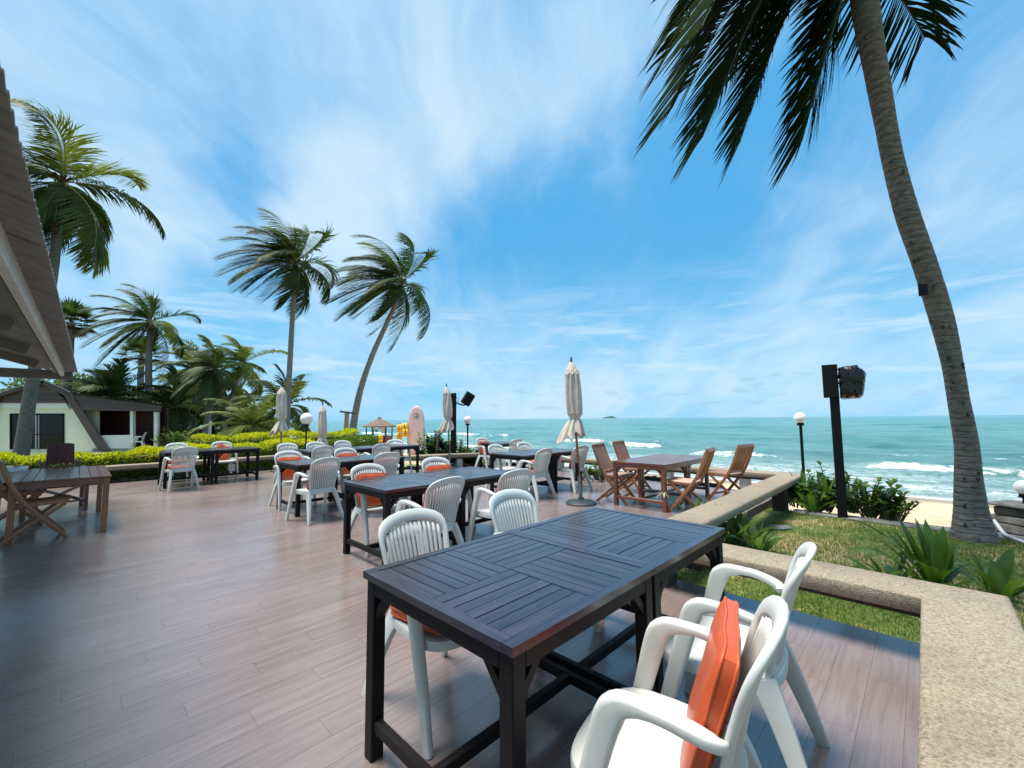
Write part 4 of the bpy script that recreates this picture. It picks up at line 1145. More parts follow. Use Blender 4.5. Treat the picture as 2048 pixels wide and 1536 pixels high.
# ------------------------------------------------------------------ speaker posts, lamps
def speaker_post_right():
    p = Vector((4.89, 6.41, -.15)); root = empty('speaker_post', p, R(-37), 'thick black square post on the lawn with a backing board at its top', 'post')
    mb = MB(); mb.box((0, 0, 1.14), (.118, .118, 2.30), None, .006); mb.build('post', M['black'], root)
    mb = MB(); mb.box((-.035, -.01, 2.08), (.19, .15, .50), None, .006); mb.build('backing_board', M['black'], root)
    s = empty('loudspeaker', p + Vector((.165, -.125, 2.06)), R(-37), 'boxy loudspeaker wrapped in shiny black plastic on the right post', 'speaker')
    rng = random.Random(1)
    # wedge cabinet in a wrinkled wrapping: front profile (x, z), two depths, subdivided and creased
    prof = [(-.13, -.235), (.09, -.25), (.125, -.22), (.175, .10), (.085, .225), (.03, .235), (-.13, .215)]
    ring = []
    for i in range(len(prof)):
        a0, a1 = Vector(prof[i]), Vector(prof[(i+1) % len(prof)]); nseg = max(2, int((a1-a0).length/.035))
        ring += [a0.lerp(a1, k/nseg) for k in range(nseg)]
    V = []; Fc = []; n = len(ring); nd = 9
    for j in range(nd):
        t = j/(nd-1); y = -.17+.34*t; sc_ = 1-.10*abs(2*t-1)**4
        for k, q in enumerate(ring):
            w = .010*math.sin(k*1.7+j*1.1)+.007*math.sin(k*3.9-j*2.3)+rng.uniform(-.004, .004)
            V.append(Vector((q.x*sc_+w, y+.4*w, q.y*sc_+w)))
    for j in range(nd-1):
        for k in range(n): Fc.append((j*n+k, j*n+(k+1) % n, (j+1)*n+(k+1) % n, (j+1)*n+k))
    for j, sg in ((0, -1), (nd-1, 1)):
        base = j*n; prev = list(range(base, base+n))
        for f, dy in ((.7, .012), (.35, .02)):
            m0 = len(V)
            for k in range(n):
                c = V[base+k]; w = .012*math.sin(k*2.1+f*9); V.append(Vector((c.x*f+w, c.y+sg*(dy+w*.6), c.z*f+w)))
            cur = list(range(m0, m0+n))
            for k in range(n):
                q = (prev[k], prev[(k+1) % n], cur[(k+1) % n], cur[k]); Fc.append(q if sg > 0 else q[::-1])
            prev = cur
        Fc.append(tuple(prev) if sg > 0 else tuple(prev[::-1]))
    o = mobj('wrapping', V, Fc, M['bag'], s); smooth_by_angle(o, 55)
    mb = MB(); mb.tube([(-.15, -.05, -.23), (-.10, -.06, -.26), (-.04, -.05, -.25), (-.02, 0, -.22)], .008, 6); mb.build('cord', M['white'], s)
    mb = MB(); mb.bar((-.16, 0, .08), (-.10, 0, .08), .08, .05); mb.build('bracket', M['black'], s)
speaker_post_right()
def speaker_post_mid():
    Y = 13.0; p = Vector((-1.80, Y, gxy(-1.8, Y)-.05)); root = empty('speaker_post', p, .1, 'slim black square post behind the bench, left of the sea lamp', 'post')
    H = 2.20-p.z; mb = MB(); mb.box((0, 0, H/2), (.165, .165, H), None, .006); mb.build('post', M['black'], root)
    s = empty('loudspeaker', Vector((-1.36, Y-.05, 2.02)), 0, 'small black loudspeaker tilted downward on a curved bracket', 'speaker')
    Mx = Matrix.Rotation(R(32), 3, 'Y') @ Matrix.Rotation(R(15), 3, 'Z')
    mb = MB(); V = []
    mb.box((0, 0, 0), (.27, .26, .40), Mx, .02); o = mb.build('cabinet', M['black'], s)
    mb = MB(); mb.box(Mx @ Vector((.139, 0, 0)), (.012, .22, .36), Mx, .003); mb.build('grille', M['bag'], s)
    mb = MB(); mb.tube([(-.36, 0, -.12), (-.26, 0, -.16), (-.12, 0, -.20), (-.02, 0, -.15)], .022, 8); mb.build('arm', M['black'], s)
    mb = MB(); mb.tube([(-.36, 0, .06), (-.29, 0, .02), (-.27, 0, -.06), (-.33, 0, -.12)], .008, 6); mb.build('cable', M['black'], s)
speaker_post_mid()
def globe_lamp(loc, zc, r, label):
    loc = Vector(loc); root = empty('globe_lamp', loc, 0, label, 'lamp', 'white globe lamps on dark poles'); h = zc-loc.z
    mb = MB(); mb.tube([(0, 0, 0), (0, 0, h-r-.04)], .026, 12); mb.build('pole', M['black'], root, ang=40)
    mb = MB(); mb.lathe([(.045, 0), (.06, .01), (.085*r/.15, .03), (.085*r/.15, .05)], 20, (0, 0, h-r-.045)); mb.build('collar', M['black'], root, ang=30)
    n = 16; V = []; mb = MB(); mb.lathe([(max(.002, r*math.sin(pi*k/n)), -r*math.cos(pi*k/n)) for k in range(n+1)], 28, (0, 0, h)); mb.build('globe', M['globe'], root, smooth=True)
globe_lamp((5.60, 8.25, -.12), 1.37, .105, 'globe lamp just left of the right speaker post')
globe_lamp((-1.40, 13.3, gxy(-1.4, 13.3)), 1.37, .125, 'globe lamp right of the slim speaker post, against the sea')
globe_lamp((-6.60, 13.6, -.12), 1.45, .19, 'large globe lamp in front of the left palms, by the hedge')
globe_lamp((8.35, 6.90, .10), .32, .10, 'low globe lamp on the stone pier at the right edge')
def stone_pier():
    p = Vector((7.25, 6.1, gxy(7.25, 6.1))) ; rng = random.Random(3)
    p = at(2055, 1045, 6.0); p.z = gxy(p.x, p.y)
    root = empty('stone_pier', p, .3, 'weathered grey stone pier at the right edge beside the big palm', 'pier')
    z = 0
    for k, (w, h) in enumerate([(.56, .15), (.50, .13), (.52, .11), (.46, .12), (.54, .05)]):
        mb = MB(); mb.box((rng.uniform(-.02, .02), 0, z+h/2), (w, w, h-.008), Matrix.Rotation(rng.uniform(-.06, .06), 3, 'Z'), .018); mb.build('block', M['stone'] if k != 3 else M['darkstone'], root); z += h
    g = [o for o in COL.objects if o.name.startswith('globe_lamp')][-1]
    g.location = p + Vector((.0, 0, z)); 
    for ch in list(g.children):
        if ch.name.startswith('pole'):
            pass
stone_pier()
def drain_pipe():
    P = [at(1990, 1060, 5.55), at(2010, 1078, 5.3), at(2030, 1095, 5.1), at(2060, 1112, 4.9)]
    for p in P: p.z = -.05
    P[0].z = .05
    mb = MB(); mb.tube(catmull(P, 4), .018, 8); o = mb.build('drain_pipe', M['white'], None, ang=40); finish(o, 'thin pale pipe lying on the grass at the right of the big palm', 'pipe')
drain_pipe()

# ------------------------------------------------------------------ palms
def blade(mb_V, mb_F, p, d, w, L, width, droop, rng, nseg=3):
    """narrow leaflet from p along d, width axis w, hanging by droop"""
    n0 = len(mb_V); pos = Vector(p); dd = Vector(d)
    for k in range(nseg):
        t = k/nseg; ww = width*(.55 + .9*t if t < .4 else 1.0-(t-.4)*.9)*.5
        mb_V.append(pos - w*ww); mb_V.append(pos + w*ww)
        pos = pos + dd*(L/nseg); dd = (dd + droop*(1/nseg)).normalized()
    mb_V.append(pos)
    for k in range(nseg-1): mb_F.append((n0+2*k, n0+2*k+1, n0+2*k+3, n0+2*k+2))
    mb_F.append((n0+2*nseg-2, n0+2*nseg-1, n0+2*nseg))
def frond(root, base, d0, L, wind, rng, nl=46, leaf=.62, width=.035, mat=None, rmat=None, grav=1.0, stiff=1.0, name='frond', loc0=None, nseg=3, r0=.022):
    V = []; Fc = []; mi = []
    n = 16; pos = Vector(base); d = Vector(d0).normalized(); P = [pos.copy()]; Dv = [d.copy()]
    for k in range(n):
        t = k/n
        f = (Vector((0, 0, -1))*grav*.9 + wind*1.0)*(.35+1.0*t)/stiff
        d = (d + f*(1.6/n)).normalized(); pos = pos + d*(L/n); P.append(pos.copy()); Dv.append(d.copy())
    mb = MB(); mb.tube(P, [r0*(1-.88*i/n) for i in range(n+1)], 5)
    V = list(mb.V); Fc = list(mb.F); mi = [1]*len(Fc)
    V = [v for v in V]
    for k in range(nl):
        t = .10 + .90*(k+.5)/nl; f = t*n; i = min(n-1, int(f)); q = f-i
        p = P[i].lerp(P[i+1], q); d = Dv[i].lerp(Dv[i+1], q).normalized()
        side = d.cross(Vector((0, 0, 1)))
        if side.length < .15: side = d.cross(Vector((1, 0, 0)))
        side.normalize(); up = side.cross(d).normalized()
        l = leaf*(.45+.75*math.sin(pi*min(1, .12+.80*t))**.8)*(1-.35*max(0, t-.8)/.2)
        for s in (-1, 1):
            ang = R(58-28*t) + rng.uniform(-.12, .12)
            dd = (side*s*math.sin(ang) + d*math.cos(ang) + up*.12 + wind*.55 + Vector((0, 0, -.12)) + Vector((rng.uniform(-.08, .08), rng.uniform(-.08, .08), rng.uniform(-.08, .08)))).normalized()
            w = dd.cross(up).normalized() if s > 0 else up.cross(dd).normalized()
            w = (w*.8 + up*.5*s).normalized()
            droop = Vector((0, 0, -1))*rng.uniform(.5, 1.0)*grav + wind*.9
            n0 = len(Fc); blade(V, Fc, p, dd, w, l*rng.uniform(.85, 1.1), width, droop, rng, nseg); mi += [0]*(len(Fc)-n0)
    V = [v - (loc0 or Vector((0, 0, 0))) for v in V]
    return mobj(name, V, Fc, [mat, rmat or M['rachis']], root, False, mi)
def trunk_mesh(root, pts, rads, mat, rings=.11, n=18, loc0=Vector((0, 0, 0))):
    P = catmull(pts, 12)
    # radius interpolation
    m = len(pts)-1; V = []; Fc = []
    acc = 0; prev = P[0]; RR = []
    for i, p in enumerate(P):
        acc += (p-prev).length; prev = p
        u = i/(len(P)-1)*m; k = min(m-1, int(u)); r = rads[k]*(1-(u-k)) + rads[k+1]*(u-k)
        RR.append(r*(1 + .010*math.sin(2*pi*acc/rings) + .022*math.sin(acc*3.7)*math.sin(acc*1.3+1)))
    mb = MB(); mb.tube([p-loc0 for p in P], RR, n)
    return mb.build('trunk', mat, root, smooth=True)
WIND = Vector((-.95, -.10, 0)).normalized()
def palm(label, pts, rads, Lf, nf, seed, wind=.75, mat='frond', leaf=.62, nl=44, width=.035, group='coconut palms', bark='bark_far', nuts=0, dead=2, elmin=-38, elmax=80, aznofs=0, skirt=0, nseg=3, rings=.14):
    base = Vector(pts[0]); root = empty('palm_tree', base, 0, label, 'palm tree', group); rng = random.Random(seed)
    pts = [Vector(p) for p in pts]
    trunk_mesh(root, pts, rads, M[bark], rings, 16, base)
    top = pts[-1]; ax = (pts[-1]-pts[-2]).normalized(); W = WIND*wind
    mb = MB(); 
    for k in range(10):
        a_ = 2*pi*k/10+rng.random(); dv = (Vector((math.cos(a_), math.sin(a_), .8))).normalized()
        p = top-base+ax*.05; mb.bar(p, p+dv*rads[-1]*3.2, .07, .03)
    mb.build('crownshaft', M['dead'], root)
    for k in range(nf):
        u = (k+.5)/nf; az = k*2.39996 + aznofs + rng.uniform(-.2, .2)
        el = R(elmax + (elmin-elmax)*u**.85 + rng.uniform(-7, 7))
        d = Vector((math.cos(az)*math.cos(el), math.sin(az)*math.cos(el), math.sin(el)))
        d = (d + W*.35).normalized()
        yel = rng.random() < .22
        mt = M['frond2'] if (yel and mat == 'frond') else M[mat]
        frond(root, top + ax*.1, d, Lf*rng.uniform(.85, 1.12)*(1 if u > .15 else .85), W*rng.uniform(.7, 1.2), rng, int(nl*1.55), leaf*1.15, width*1.15, mt, M['rachis'] if mat != 'frondbig' else M['rachis_dark'], grav=.75+.5*u, loc0=base, nseg=nseg)
    for k in range(dead):
        az = rng.uniform(0, 6.3); d = Vector((math.cos(az)*.5, math.sin(az)*.5, -.8)) + W*.3
        frond(root, top, d, Lf*.55, W*.5, rng, nl//2, leaf*.6, width, M['dead'], M['dead'], 1.5, loc0=base)
    if nuts:
        for k in range(nuts):
            az = rng.uniform(0, 6.3); p = top-base + Vector((math.cos(az)*.2, math.sin(az)*.2, -.15+rng.uniform(-.15, .05))); r = rng.uniform(.08, .11)
            mb = MB(); mb.lathe([(max(.003, r*math.sin(pi*i/8)), -r*1.15*math.cos(pi*i/8)) for i in range(9)], 10, p); mb.build('coconut', M['nut'], root, smooth=True)
    return root

def big_palm():
    spec = [(1950, 1088, 5.3, .34), (1946, 1055, 5.3, .255), (1942, 1020, 5.3, .212), (1937, 960, 5.28, .178), (1933, 890, 5.25, .158), (1917, 800, 5.2, .140), (1905, 730, 5.15, .138), (1884, 640, 5.1, .155), (1850, 530, 5.0, .160),
            (1815, 430, 4.9, .158), (1788, 330, 4.8, .145), (1772, 250, 4.7, .138), (1752, 140, 4.5, .150), (1733, 30, 4.35, .170), (1722, -70, 4.25, .17), (1716, -150, 4.2, .12)]
    pts = [at(u, v, Y) for u, v, Y, r in spec]; rads = [r*.72 for *_, r in spec]; pts[0].z = -.22
    base = Vector(pts[0]); root = empty('palm_tree', base, 0, 'huge leaning coconut palm at the right with fronds hanging into the top of the picture', 'palm tree', 'coconut palms')
    trunk_mesh(root, pts, rads, M['bark'], .085, 28, base)
    rng = random.Random(11)
    top = pts[-2]
    # fronds: (tip photo point, forward distance of tip, lift)
    tips = [((1345, 215), 3.6, 1.7), ((1335, 110), 4.4, 1.9), ((1405, 275), 4.3, 1.5), ((1430, 215), 3.4, 1.5), ((1480, 285), 4.8, 1.2), ((1490, 130), 5.6, 1.5), ((1380, 170), 5.0, 1.7), ((1440, 30), 4.6, 2.0), ((1500, 230), 3.9, 1.3),
            ((1345, -20), 5.0, 2.0), ((1400, 60), 3.2, 1.9), ((1350, 50), 3.9, 1.9), ((1520, 60), 4.2, 1.6),
            ((1605, 280), 4.3, .25), ((1625, 215), 4.8, .25),
            ((1850, 75), 4.7, .6), ((2050, -250), 5.0, .9), ((1950, -300), 3.0, .9), ((1500, -350), 3.2, 1.4), ((1700, -600), 4.0, 1.6), ((1300, -250), 4.0, 1.6), ((1650, -200), 6.8, .9), ((1800, -200), 7.2, .8)]
    for k, ((u, v), Y, lift) in enumerate(tips):
        tip = at(u, v, Y); b0 = top + Vector((rng.uniform(-.08, .08), rng.uniform(-.08, .08), rng.uniform(-.05, .15)))
        mid = b0.lerp(tip, .45) + Vector((0, 0, lift*.55)); P = catmull([b0, b0.lerp(mid, .55)+Vector((0, 0, .10)), mid, mid.lerp(tip, .55)+Vector((0, 0, .10*lift)), tip], 5); n = len(P)-1
        mb = MB(); mb.tube(P, [.026*(1-.88*i/n) for i in range(n+1)], 6); V = list(mb.V); Fc = list(mb.F); mi = [1]*len(Fc)
        Lt = sum((P[i+1]-P[i]).length for i in range(n)); nl = int(50*Lt/1.7)+20
        for j in range(nl):
            t = .08+.92*(j+.5)/nl; f = t*n; i = min(n-1, int(f)); q = f-i; p = P[i].lerp(P[i+1], q); d = (P[i+1]-P[i]).normalized()
            side = d.cross(Vector((0, 0, 1))); side.normalize(); upv = side.cross(d)
            l = .74*(.5+.7*math.sin(pi*min(1, .10+.78*t)))
            for s in (-1, 1):
                ang = R(56-18*t)+rng.uniform(-.14, .14)
                dd = (side*s*math.sin(ang)+d*math.cos(ang)+upv*.05+WIND*.30+Vector((0, 0, -.20))+Vector((rng.uniform(-.05, .05), rng.uniform(-.05, .05), rng.uniform(-.06, .06)))).normalized()
                w = dd.cross(upv).normalized(); w = (w*.85+upv*.4*s).normalized()
                n0 = len(Fc); blade(V, Fc, p, dd, w, l*rng.uniform(.8, 1.1), .027, Vector((0, 0, -.75))+WIND*.35, rng, 5); mi += [0]*(len(Fc)-n0)
        mobj('frond', [x-base for x in V], Fc, [M['frondbig'], M['rachis_dark']], root, False, mi)
    Pm = catmull([p-base for p in pts], 12); nrm_r = random.Random(8)
    for k in range(26):
        i = nrm_r.randrange(8, 130); p = Pm[i]; u = i/(len(Pm)-1)*(len(rads)-1); q = min(len(rads)-2, int(u)); rr = rads[q]*(1-u+q)+rads[q+1]*(u-q); az = R(-135)+nrm_r.uniform(-1.2, 1.2)
        c = p + Vector((math.cos(az)*rr*.99, math.sin(az)*rr*.99, 0)); s_ = nrm_r.uniform(.010, .026)
        mb = MB(); mb.lathe([(s_*.3, -s_*1.3), (s_, -s_*.5), (s_*.9, s_*.5), (s_*.2, s_*1.3)], 7, c); mb.build('trunk_scar', M['darkstone'], root, smooth=True)
    mb = MB(); mb.box((0, 0, 0), (.07, .06, .14), None, .006); o = mb.build('junction_box', M['black'], root); o.location = at(1846, 580, 4.98)-base
    for k in range(5):
        p = top-base+Vector((rng.uniform(-.3, .0), rng.uniform(-.2, .2), rng.uniform(-.02, .12))); r = .10
        mb = MB(); mb.lathe([(max(.003, r*math.sin(pi*i/8)), -r*1.15*math.cos(pi*i/8)) for i in range(9)], 12, p); mb.build('coconut', M['nut'], root, smooth=True)
big_palm()

def pp(L): return [at(u, v, Y) for u, v, Y in L]
def gp_(L):
    P = pp(L); P[0].z = gxy(P[0].x, P[0].y)-.1; return P
palm('coconut palm with yellow-green heart rising behind the eave at the far left', gp_([(40, 905, 13.0), (62, 780, 13.0), (85, 660, 13.0), (104, 560, 13.0), (116, 450, 13.0), (122, 370, 13.0)]), [.19, .155, .13, .125, .12, .11], 3.1, 24, 21, .75, 'frond', .80, 54, .042, nuts=6, dead=5, bark='bark', elmin=-72, elmax=66)
palm('slim straight coconut palm left of the middle, swept by wind', gp_([(571, 872, 21), (578, 760, 21), (584, 650, 21), (589, 580, 21), (591, 528, 21)]), [.17, .13, .115, .105, .10], 3.2, 30, 5, 1.05, nl=50, leaf=.86, width=.042, nuts=4)
palm('leaning coconut palm beside the slim one, bent trunk rising from the beach', gp_([(698, 880, 22), (716, 800, 22), (741, 720, 22), (772, 650, 22), (794, 602, 22), (803, 568, 22)]), [.21, .16, .135, .12, .11, .10], 3.4, 30, 8, 1.25, nl=50, leaf=.88, width=.042, elmin=-50)
palm('tall coconut palm behind the bungalow annex, full windblown crown', gp_([(297, 860, 31), (297, 780, 31), (298, 700, 31), (301, 645, 31)]), [.26, .22, .19, .16], 4.0, 24, 9, .95, nl=42, leaf=.8, width=.06, nuts=10, elmin=-45)
palm('coconut palm with brown hanging fronds and pale trunk at the garden edge', gp_([(408, 880, 31), (416, 830, 31), (425, 770, 31), (430, 740, 31)]), [.25, .19, .17, .15], 3.2, 22, 12, .6, nl=36, leaf=.8, width=.07, dead=7, elmin=-50)
palm('light green coconut palm behind the pale-trunked one', gp_([(440, 870, 36), (458, 810, 36), (475, 760, 36), (486, 728, 36)]), [.25, .2, .17, .15], 3.6, 20, 13, .8, 'frond2', nl=36, leaf=.85, width=.07, nuts=5)
palm('dark bushy coconut palm left of the pale-trunked one', gp_([(385, 870, 38), (388, 800, 38), (395, 745, 38)]), [.25, .2, .17], 4.2, 20, 14, .6, 'frond', nl=34, leaf=.9, width=.08)
palm('low coconut palm behind the closed umbrella and slim trunk', gp_([(560, 880, 27), (563, 840, 27), (568, 815, 27)]), [.25, .22, .18], 3.3, 18, 15, .5, nl=36, leaf=.75, width=.06, elmin=-30)
palm('short palm with drooping green fronds in front of the low one', gp_([(500, 885, 24), (502, 870, 24), (504, 855, 24)]), [.2, .2, .18], 2.6, 15, 16, .5, 'frond2', nl=34, leaf=.65, width=.05, elmin=-20, dead=0)
palm('broad dark palm crown over the bungalow roof', gp_([(228, 860, 30), (228, 835, 30), (228, 800, 30)]), [.25, .24, .2], 3.3, 22, 17, .25, nl=36, leaf=.9, width=.07, elmin=-15, dead=0)
palm('dark palm crown right of the bungalow annex, nearer the ground', gp_([(345, 870, 33), (347, 840, 33), (350, 815, 33)]), [.25, .24, .2], 3.6, 22, 18, .4, nl=34, leaf=.9, width=.08, elmin=-30, dead=3)
palm('bushy palm under the pale-trunked one, filling the garden edge', gp_([(470, 875, 38), (472, 850, 38), (474, 830, 38)]), [.25, .24, .2], 3.6, 20, 19, .4, nl=34, leaf=.9, width=.08, elmin=-35, dead=3)

def fan_palm(label, pts, rads, nf, Lp, Lb, seed):
    base = Vector(pts[0]); root = empty('fan_palm', base, 0, label, 'palm tree', 'fan palms'); rng = random.Random(seed)
    trunk_mesh(root, pts, rads, M['bark_far'], .2, 14, base); top = Vector(pts[-1])-base
    for k in range(nf):
        az = k*2.4; el = R(85-120*(k+.5)/nf); d = Vector((math.cos(az)*math.cos(el), math.sin(az)*math.cos(el), math.sin(el)))
        p = top + d*Lp; V = []; Fc = []; mb = MB(); mb.bar(top, p, .04, .03); V += mb.V; Fc += mb.F; mi = [1]*len(Fc)
        s = d.cross(Vector((0, 0, 1))).normalized(); u = s.cross(d)
        for j in range(18):
            t = R(-105+210*j/17); dd = d*math.cos(t)+s*math.sin(t); n0 = len(Fc)
            blade(V, Fc, p, (dd+WIND*.15).normalized(), dd.cross(u).normalized(), Lb*rng.uniform(.85, 1.05), .14, Vector((0, 0, -.35)), rng, 2); mi += [0]*(len(Fc)-n0)
        mobj('fan_leaf', V, Fc, [M['frond'] if k < nf*.7 else M['dead'], M['rachis_dark']], root, False, mi)
fan_palm('fan palm with round crown behind the tall coconut palm', gp_([(280, 850, 40), (281, 770, 40), (283, 712, 40)]), [.3, .26, .22], 30, 1.1, 1.2, 1)
fan_palm('fan palm crown just showing beside the eave end', gp_([(128, 850, 30), (136, 740, 30), (142, 645, 30)]), [.3, .26, .22], 28, .9, 1.0, 2)

# ------------------------------------------------------------------ broadleaf trees, hedges, shrubs
def leaf_cloud(name, root, centers, n, size, mats, mat_pick, seed, flat=.0, shape=2):
    """n small folded leaves spread through ellipsoids (c, r)"""
    rng = np.random.RandomState(seed); V = []; Fc = []; mi = []
    w = np.array([r[0]*r[1]*r[2] for c, r in centers]); w = w**.75/np.sum(w**.75)
    pick = rng.choice(len(centers), n, p=w)
    for k in range(n):
        c, r = centers[pick[k]]
        d = rng.normal(size=3); d /= np.linalg.norm(d); rad = rng.uniform(.45, 1.0)**.5
        p = Vector((c[0]+d[0]*r[0]*rad, c[1]+d[1]*r[1]*rad, c[2]+d[2]*r[2]*rad))
        a_ = Vector(rng.normal(size=3)+d*.8); a_.normalize(); b_ = a_.cross(Vector(rng.normal(size=3))).normalized()
        s = size*rng.uniform(.6, 1.25); n0 = len(V)
        q = a_.cross(b_)*s*.12
        V += [p, p+a_*s*.45+b_*s*.26+q, p+a_*s, p+a_*s*.45-b_*s*.26+q]; Fc.append((n0, n0+1, n0+2, n0+3)); mi.append(mat_pick(p, rng))
    return mobj(name, V, Fc, mats, root, False, mi)
def tree(label, base, H, R_, seed, mat='tree', n=4500, size=.32, cat='tree'):
    base = Vector(base); root = empty('leafy_tree', base, 0, label, cat, 'leafy trees behind the garden'); rng = random.Random(seed)
    mb = MB(); mb.tube([Vector((0, 0, -.2)), Vector((.1, 0, H*.3)), Vector((.0, .1, H*.55))], [.18, .14, .08], 9); mb.build('trunk', M['twig'], root, smooth=True)
    cs = []
    for k in range(9):
        a_ = rng.uniform(0, 6.3); rr = R_*rng.uniform(.2, .75); c = (math.cos(a_)*rr, math.sin(a_)*rr, H*rng.uniform(.45, .88)); s = R_*rng.uniform(.28, .48); cs.append((c, (s, s, s*.75)))
        mb = MB(); mb.tube([(0, 0, H*.35), (c[0]*.5, c[1]*.5, (H*.35+c[2])/2+.1), c], [.06, .04, .02], 6); mb.build('limb', M['twig'], root)
    leaf_cloud('crown', root, cs, n, size, [M[mat]], lambda p, r: 0, seed)
for i, (u, v, Y, H, R_, lab) in enumerate([
    (20, 850, 34, 4.6, 3.2, 'leafy tree under the eave at the far left, behind the bungalow'), (95, 850, 36, 4.9, 3.0, 'leafy tree showing between the thick palm trunk and the eave end'),
    (160, 850, 38, 5.4, 3.2, 'leafy tree rising right of the eave end behind the bungalow roof'), (205, 850, 42, 5.6, 3.4, 'leafy tree behind the broad palm crown'),
    (330, 850, 46, 4.6, 3.6, 'dark leafy tree right behind the annex roof'), (385, 850, 48, 4.4, 3.8, 'dark leafy tree mass below the palms'),
    (450, 850, 50, 3.6, 3.6, 'leafy tree below the light green palm'), (505, 850, 50, 2.6, 3.0, 'low leafy tree at the seaward end of the garden')]):
    p = at(u, v, Y); p.z = gxy(p.x, p.y); tree(lab, p, H, R_, 30+i, n=3800 if i < 4 else 3200, size=.36)

def hedge(label, P0, P1, width, zb, zt, n, seed, low_only=False):
    """P0, P1 in deck coords"""
    p0, p1 = D(*P0), D(*P1); root = empty('hedge', p0+Vector((0, 0, zb)), math.atan2((p1-p0).y, (p1-p0).x), label, 'hedge', 'clipped garden hedges'); L = (p1-p0).length; H = zt-zb
    rng = np.random.RandomState(seed); V = []; Fc = []; mi = []
    mb = MB(); mb.box((L/2, 0, H*.42), (L-.15, width*.62, H*.78)); mb.build('core', M['twig'], root)
    for k in range(n):
        x = rng.uniform(0, L); f = rng.uniform()
        bumpz = .05*math.sin(x*1.9+seed)+.035*math.sin(x*5.1)+.02*math.sin(x*11)
        if f < .52: y = rng.uniform(-width/2, width/2); z = H+bumpz-abs(rng.normal())*.05 - .10*abs(2*y/width)**4; nrm = Vector((0, 0, 1))
        else: s = 1 if rng.uniform() < .75 else -1; z = rng.uniform(0, H+bumpz-.03); y = -s*(width/2-abs(rng.normal())*.04+.03*math.sin(x*4+z*9)); nrm = Vector((0, -s, .2))
        a_ = (Vector(rng.normal(size=3))*.9+nrm*.9).normalized(); b_ = a_.cross(Vector(rng.normal(size=3))).normalized(); s_ = rng.uniform(.045, .085); n0 = len(V); p = Vector((x, y, z)); q = a_.cross(b_)*s_*.12
        V += [p, p+a_*s_*.45+b_*s_*.28+q, p+a_*s_, p+a_*s_*.45-b_*s_*.28+q]; Fc.append((n0, n0+1, n0+2, n0+3))
        h = z/H + rng.normal()*.12; mi.append(1 if (h < .80 or low_only) else 0)
    o = mobj('foliage', V, Fc, [M['hedge_top'], M['hedge_low']], root, False, mi); o['kind'] = 'stuff'
hedge('yellow-topped clipped hedge along the left bench, before the bungalow', (-5.2, -14.35), (1.9, -14.35), .75, -.1, .66, 26000, 1)
hedge('golden hedge right of the annex, behind the hedge table', (1.9, -14.45), (5.6, -15.2), .8, -.1, .72, 15000, 2)
hedge('tallest golden hedge in front of the slim palm', (2.6, -16.2), (8.0, -17.0), 1.0, -.1, .95, 17000, 3)
hedge('low dark green hedge strip by the globe lamp', (6.2, -14.6), (8.6, -16.6), .7, -.25, .72, 8000, 4, True)

def shrub(label, loc, rx, rz_, n, L, W, seed, mats=('shrub',), stems=8, up=.6, cat='shrub', group=None, name='shrub'):
    loc = Vector(loc); root = empty(name, loc, 0, label, cat, group); rng = random.Random(seed); V = []; Fc = []; mi = []; mbs = MB()
    per = max(3, n//stems)
    for s in range(stems):
        a_ = rng.uniform(0, 6.3); rr = rx*rng.uniform(.1, .95)**.7; tip = Vector((math.cos(a_)*rr, math.sin(a_)*rr, rz_*rng.uniform(.55, 1.0)*(1-.35*(rr/rx)**2))); b0 = Vector((tip.x*.35, tip.y*.35, 0))
        mbs.tube([b0, b0.lerp(tip, .5)+Vector((0, 0, .05)), tip], [.012, .009, .005], 5)
        for k in range(per):
            t = .25+.75*(k+.5)/per; p = b0.lerp(tip, t)+Vector((0, 0, .05*math.sin(pi*t))); az = k*2.4+rng.uniform(-.3, .3)
            d = Vector((math.cos(az), math.sin(az), up+rng.uniform(-.4, .5))).normalized(); l = L*rng.uniform(.7, 1.15)
            w = d.cross(Vector((0, 0, 1))).normalized(); nn = w.cross(d); n0 = len(V)
            q1 = p+d*l*.35; q2 = p+d*l*.7-Vector((0, 0, l*.08)); q3 = p+d*l-Vector((0, 0, l*.22)); m_ = rng.randrange(len(mats))
            V += [p, q1+w*W/2+nn*W*.12, q1, q1-w*W/2+nn*W*.12, q2+w*W*.4+nn*W*.1, q2, q2-w*W*.4+nn*W*.1, q3]
            for f in ((0, 2, 1), (0, 3, 2), (1, 2, 5, 4), (2, 3, 6, 5), (4, 5, 7), (5, 6, 7)): Fc.append(tuple(i+n0 for i in f)); mi.append(m_)
    mbs.build('stems', M['twig'], root)
    o = mobj('foliage', V, Fc, [M[m] for m in mats], root, True, mi); return root
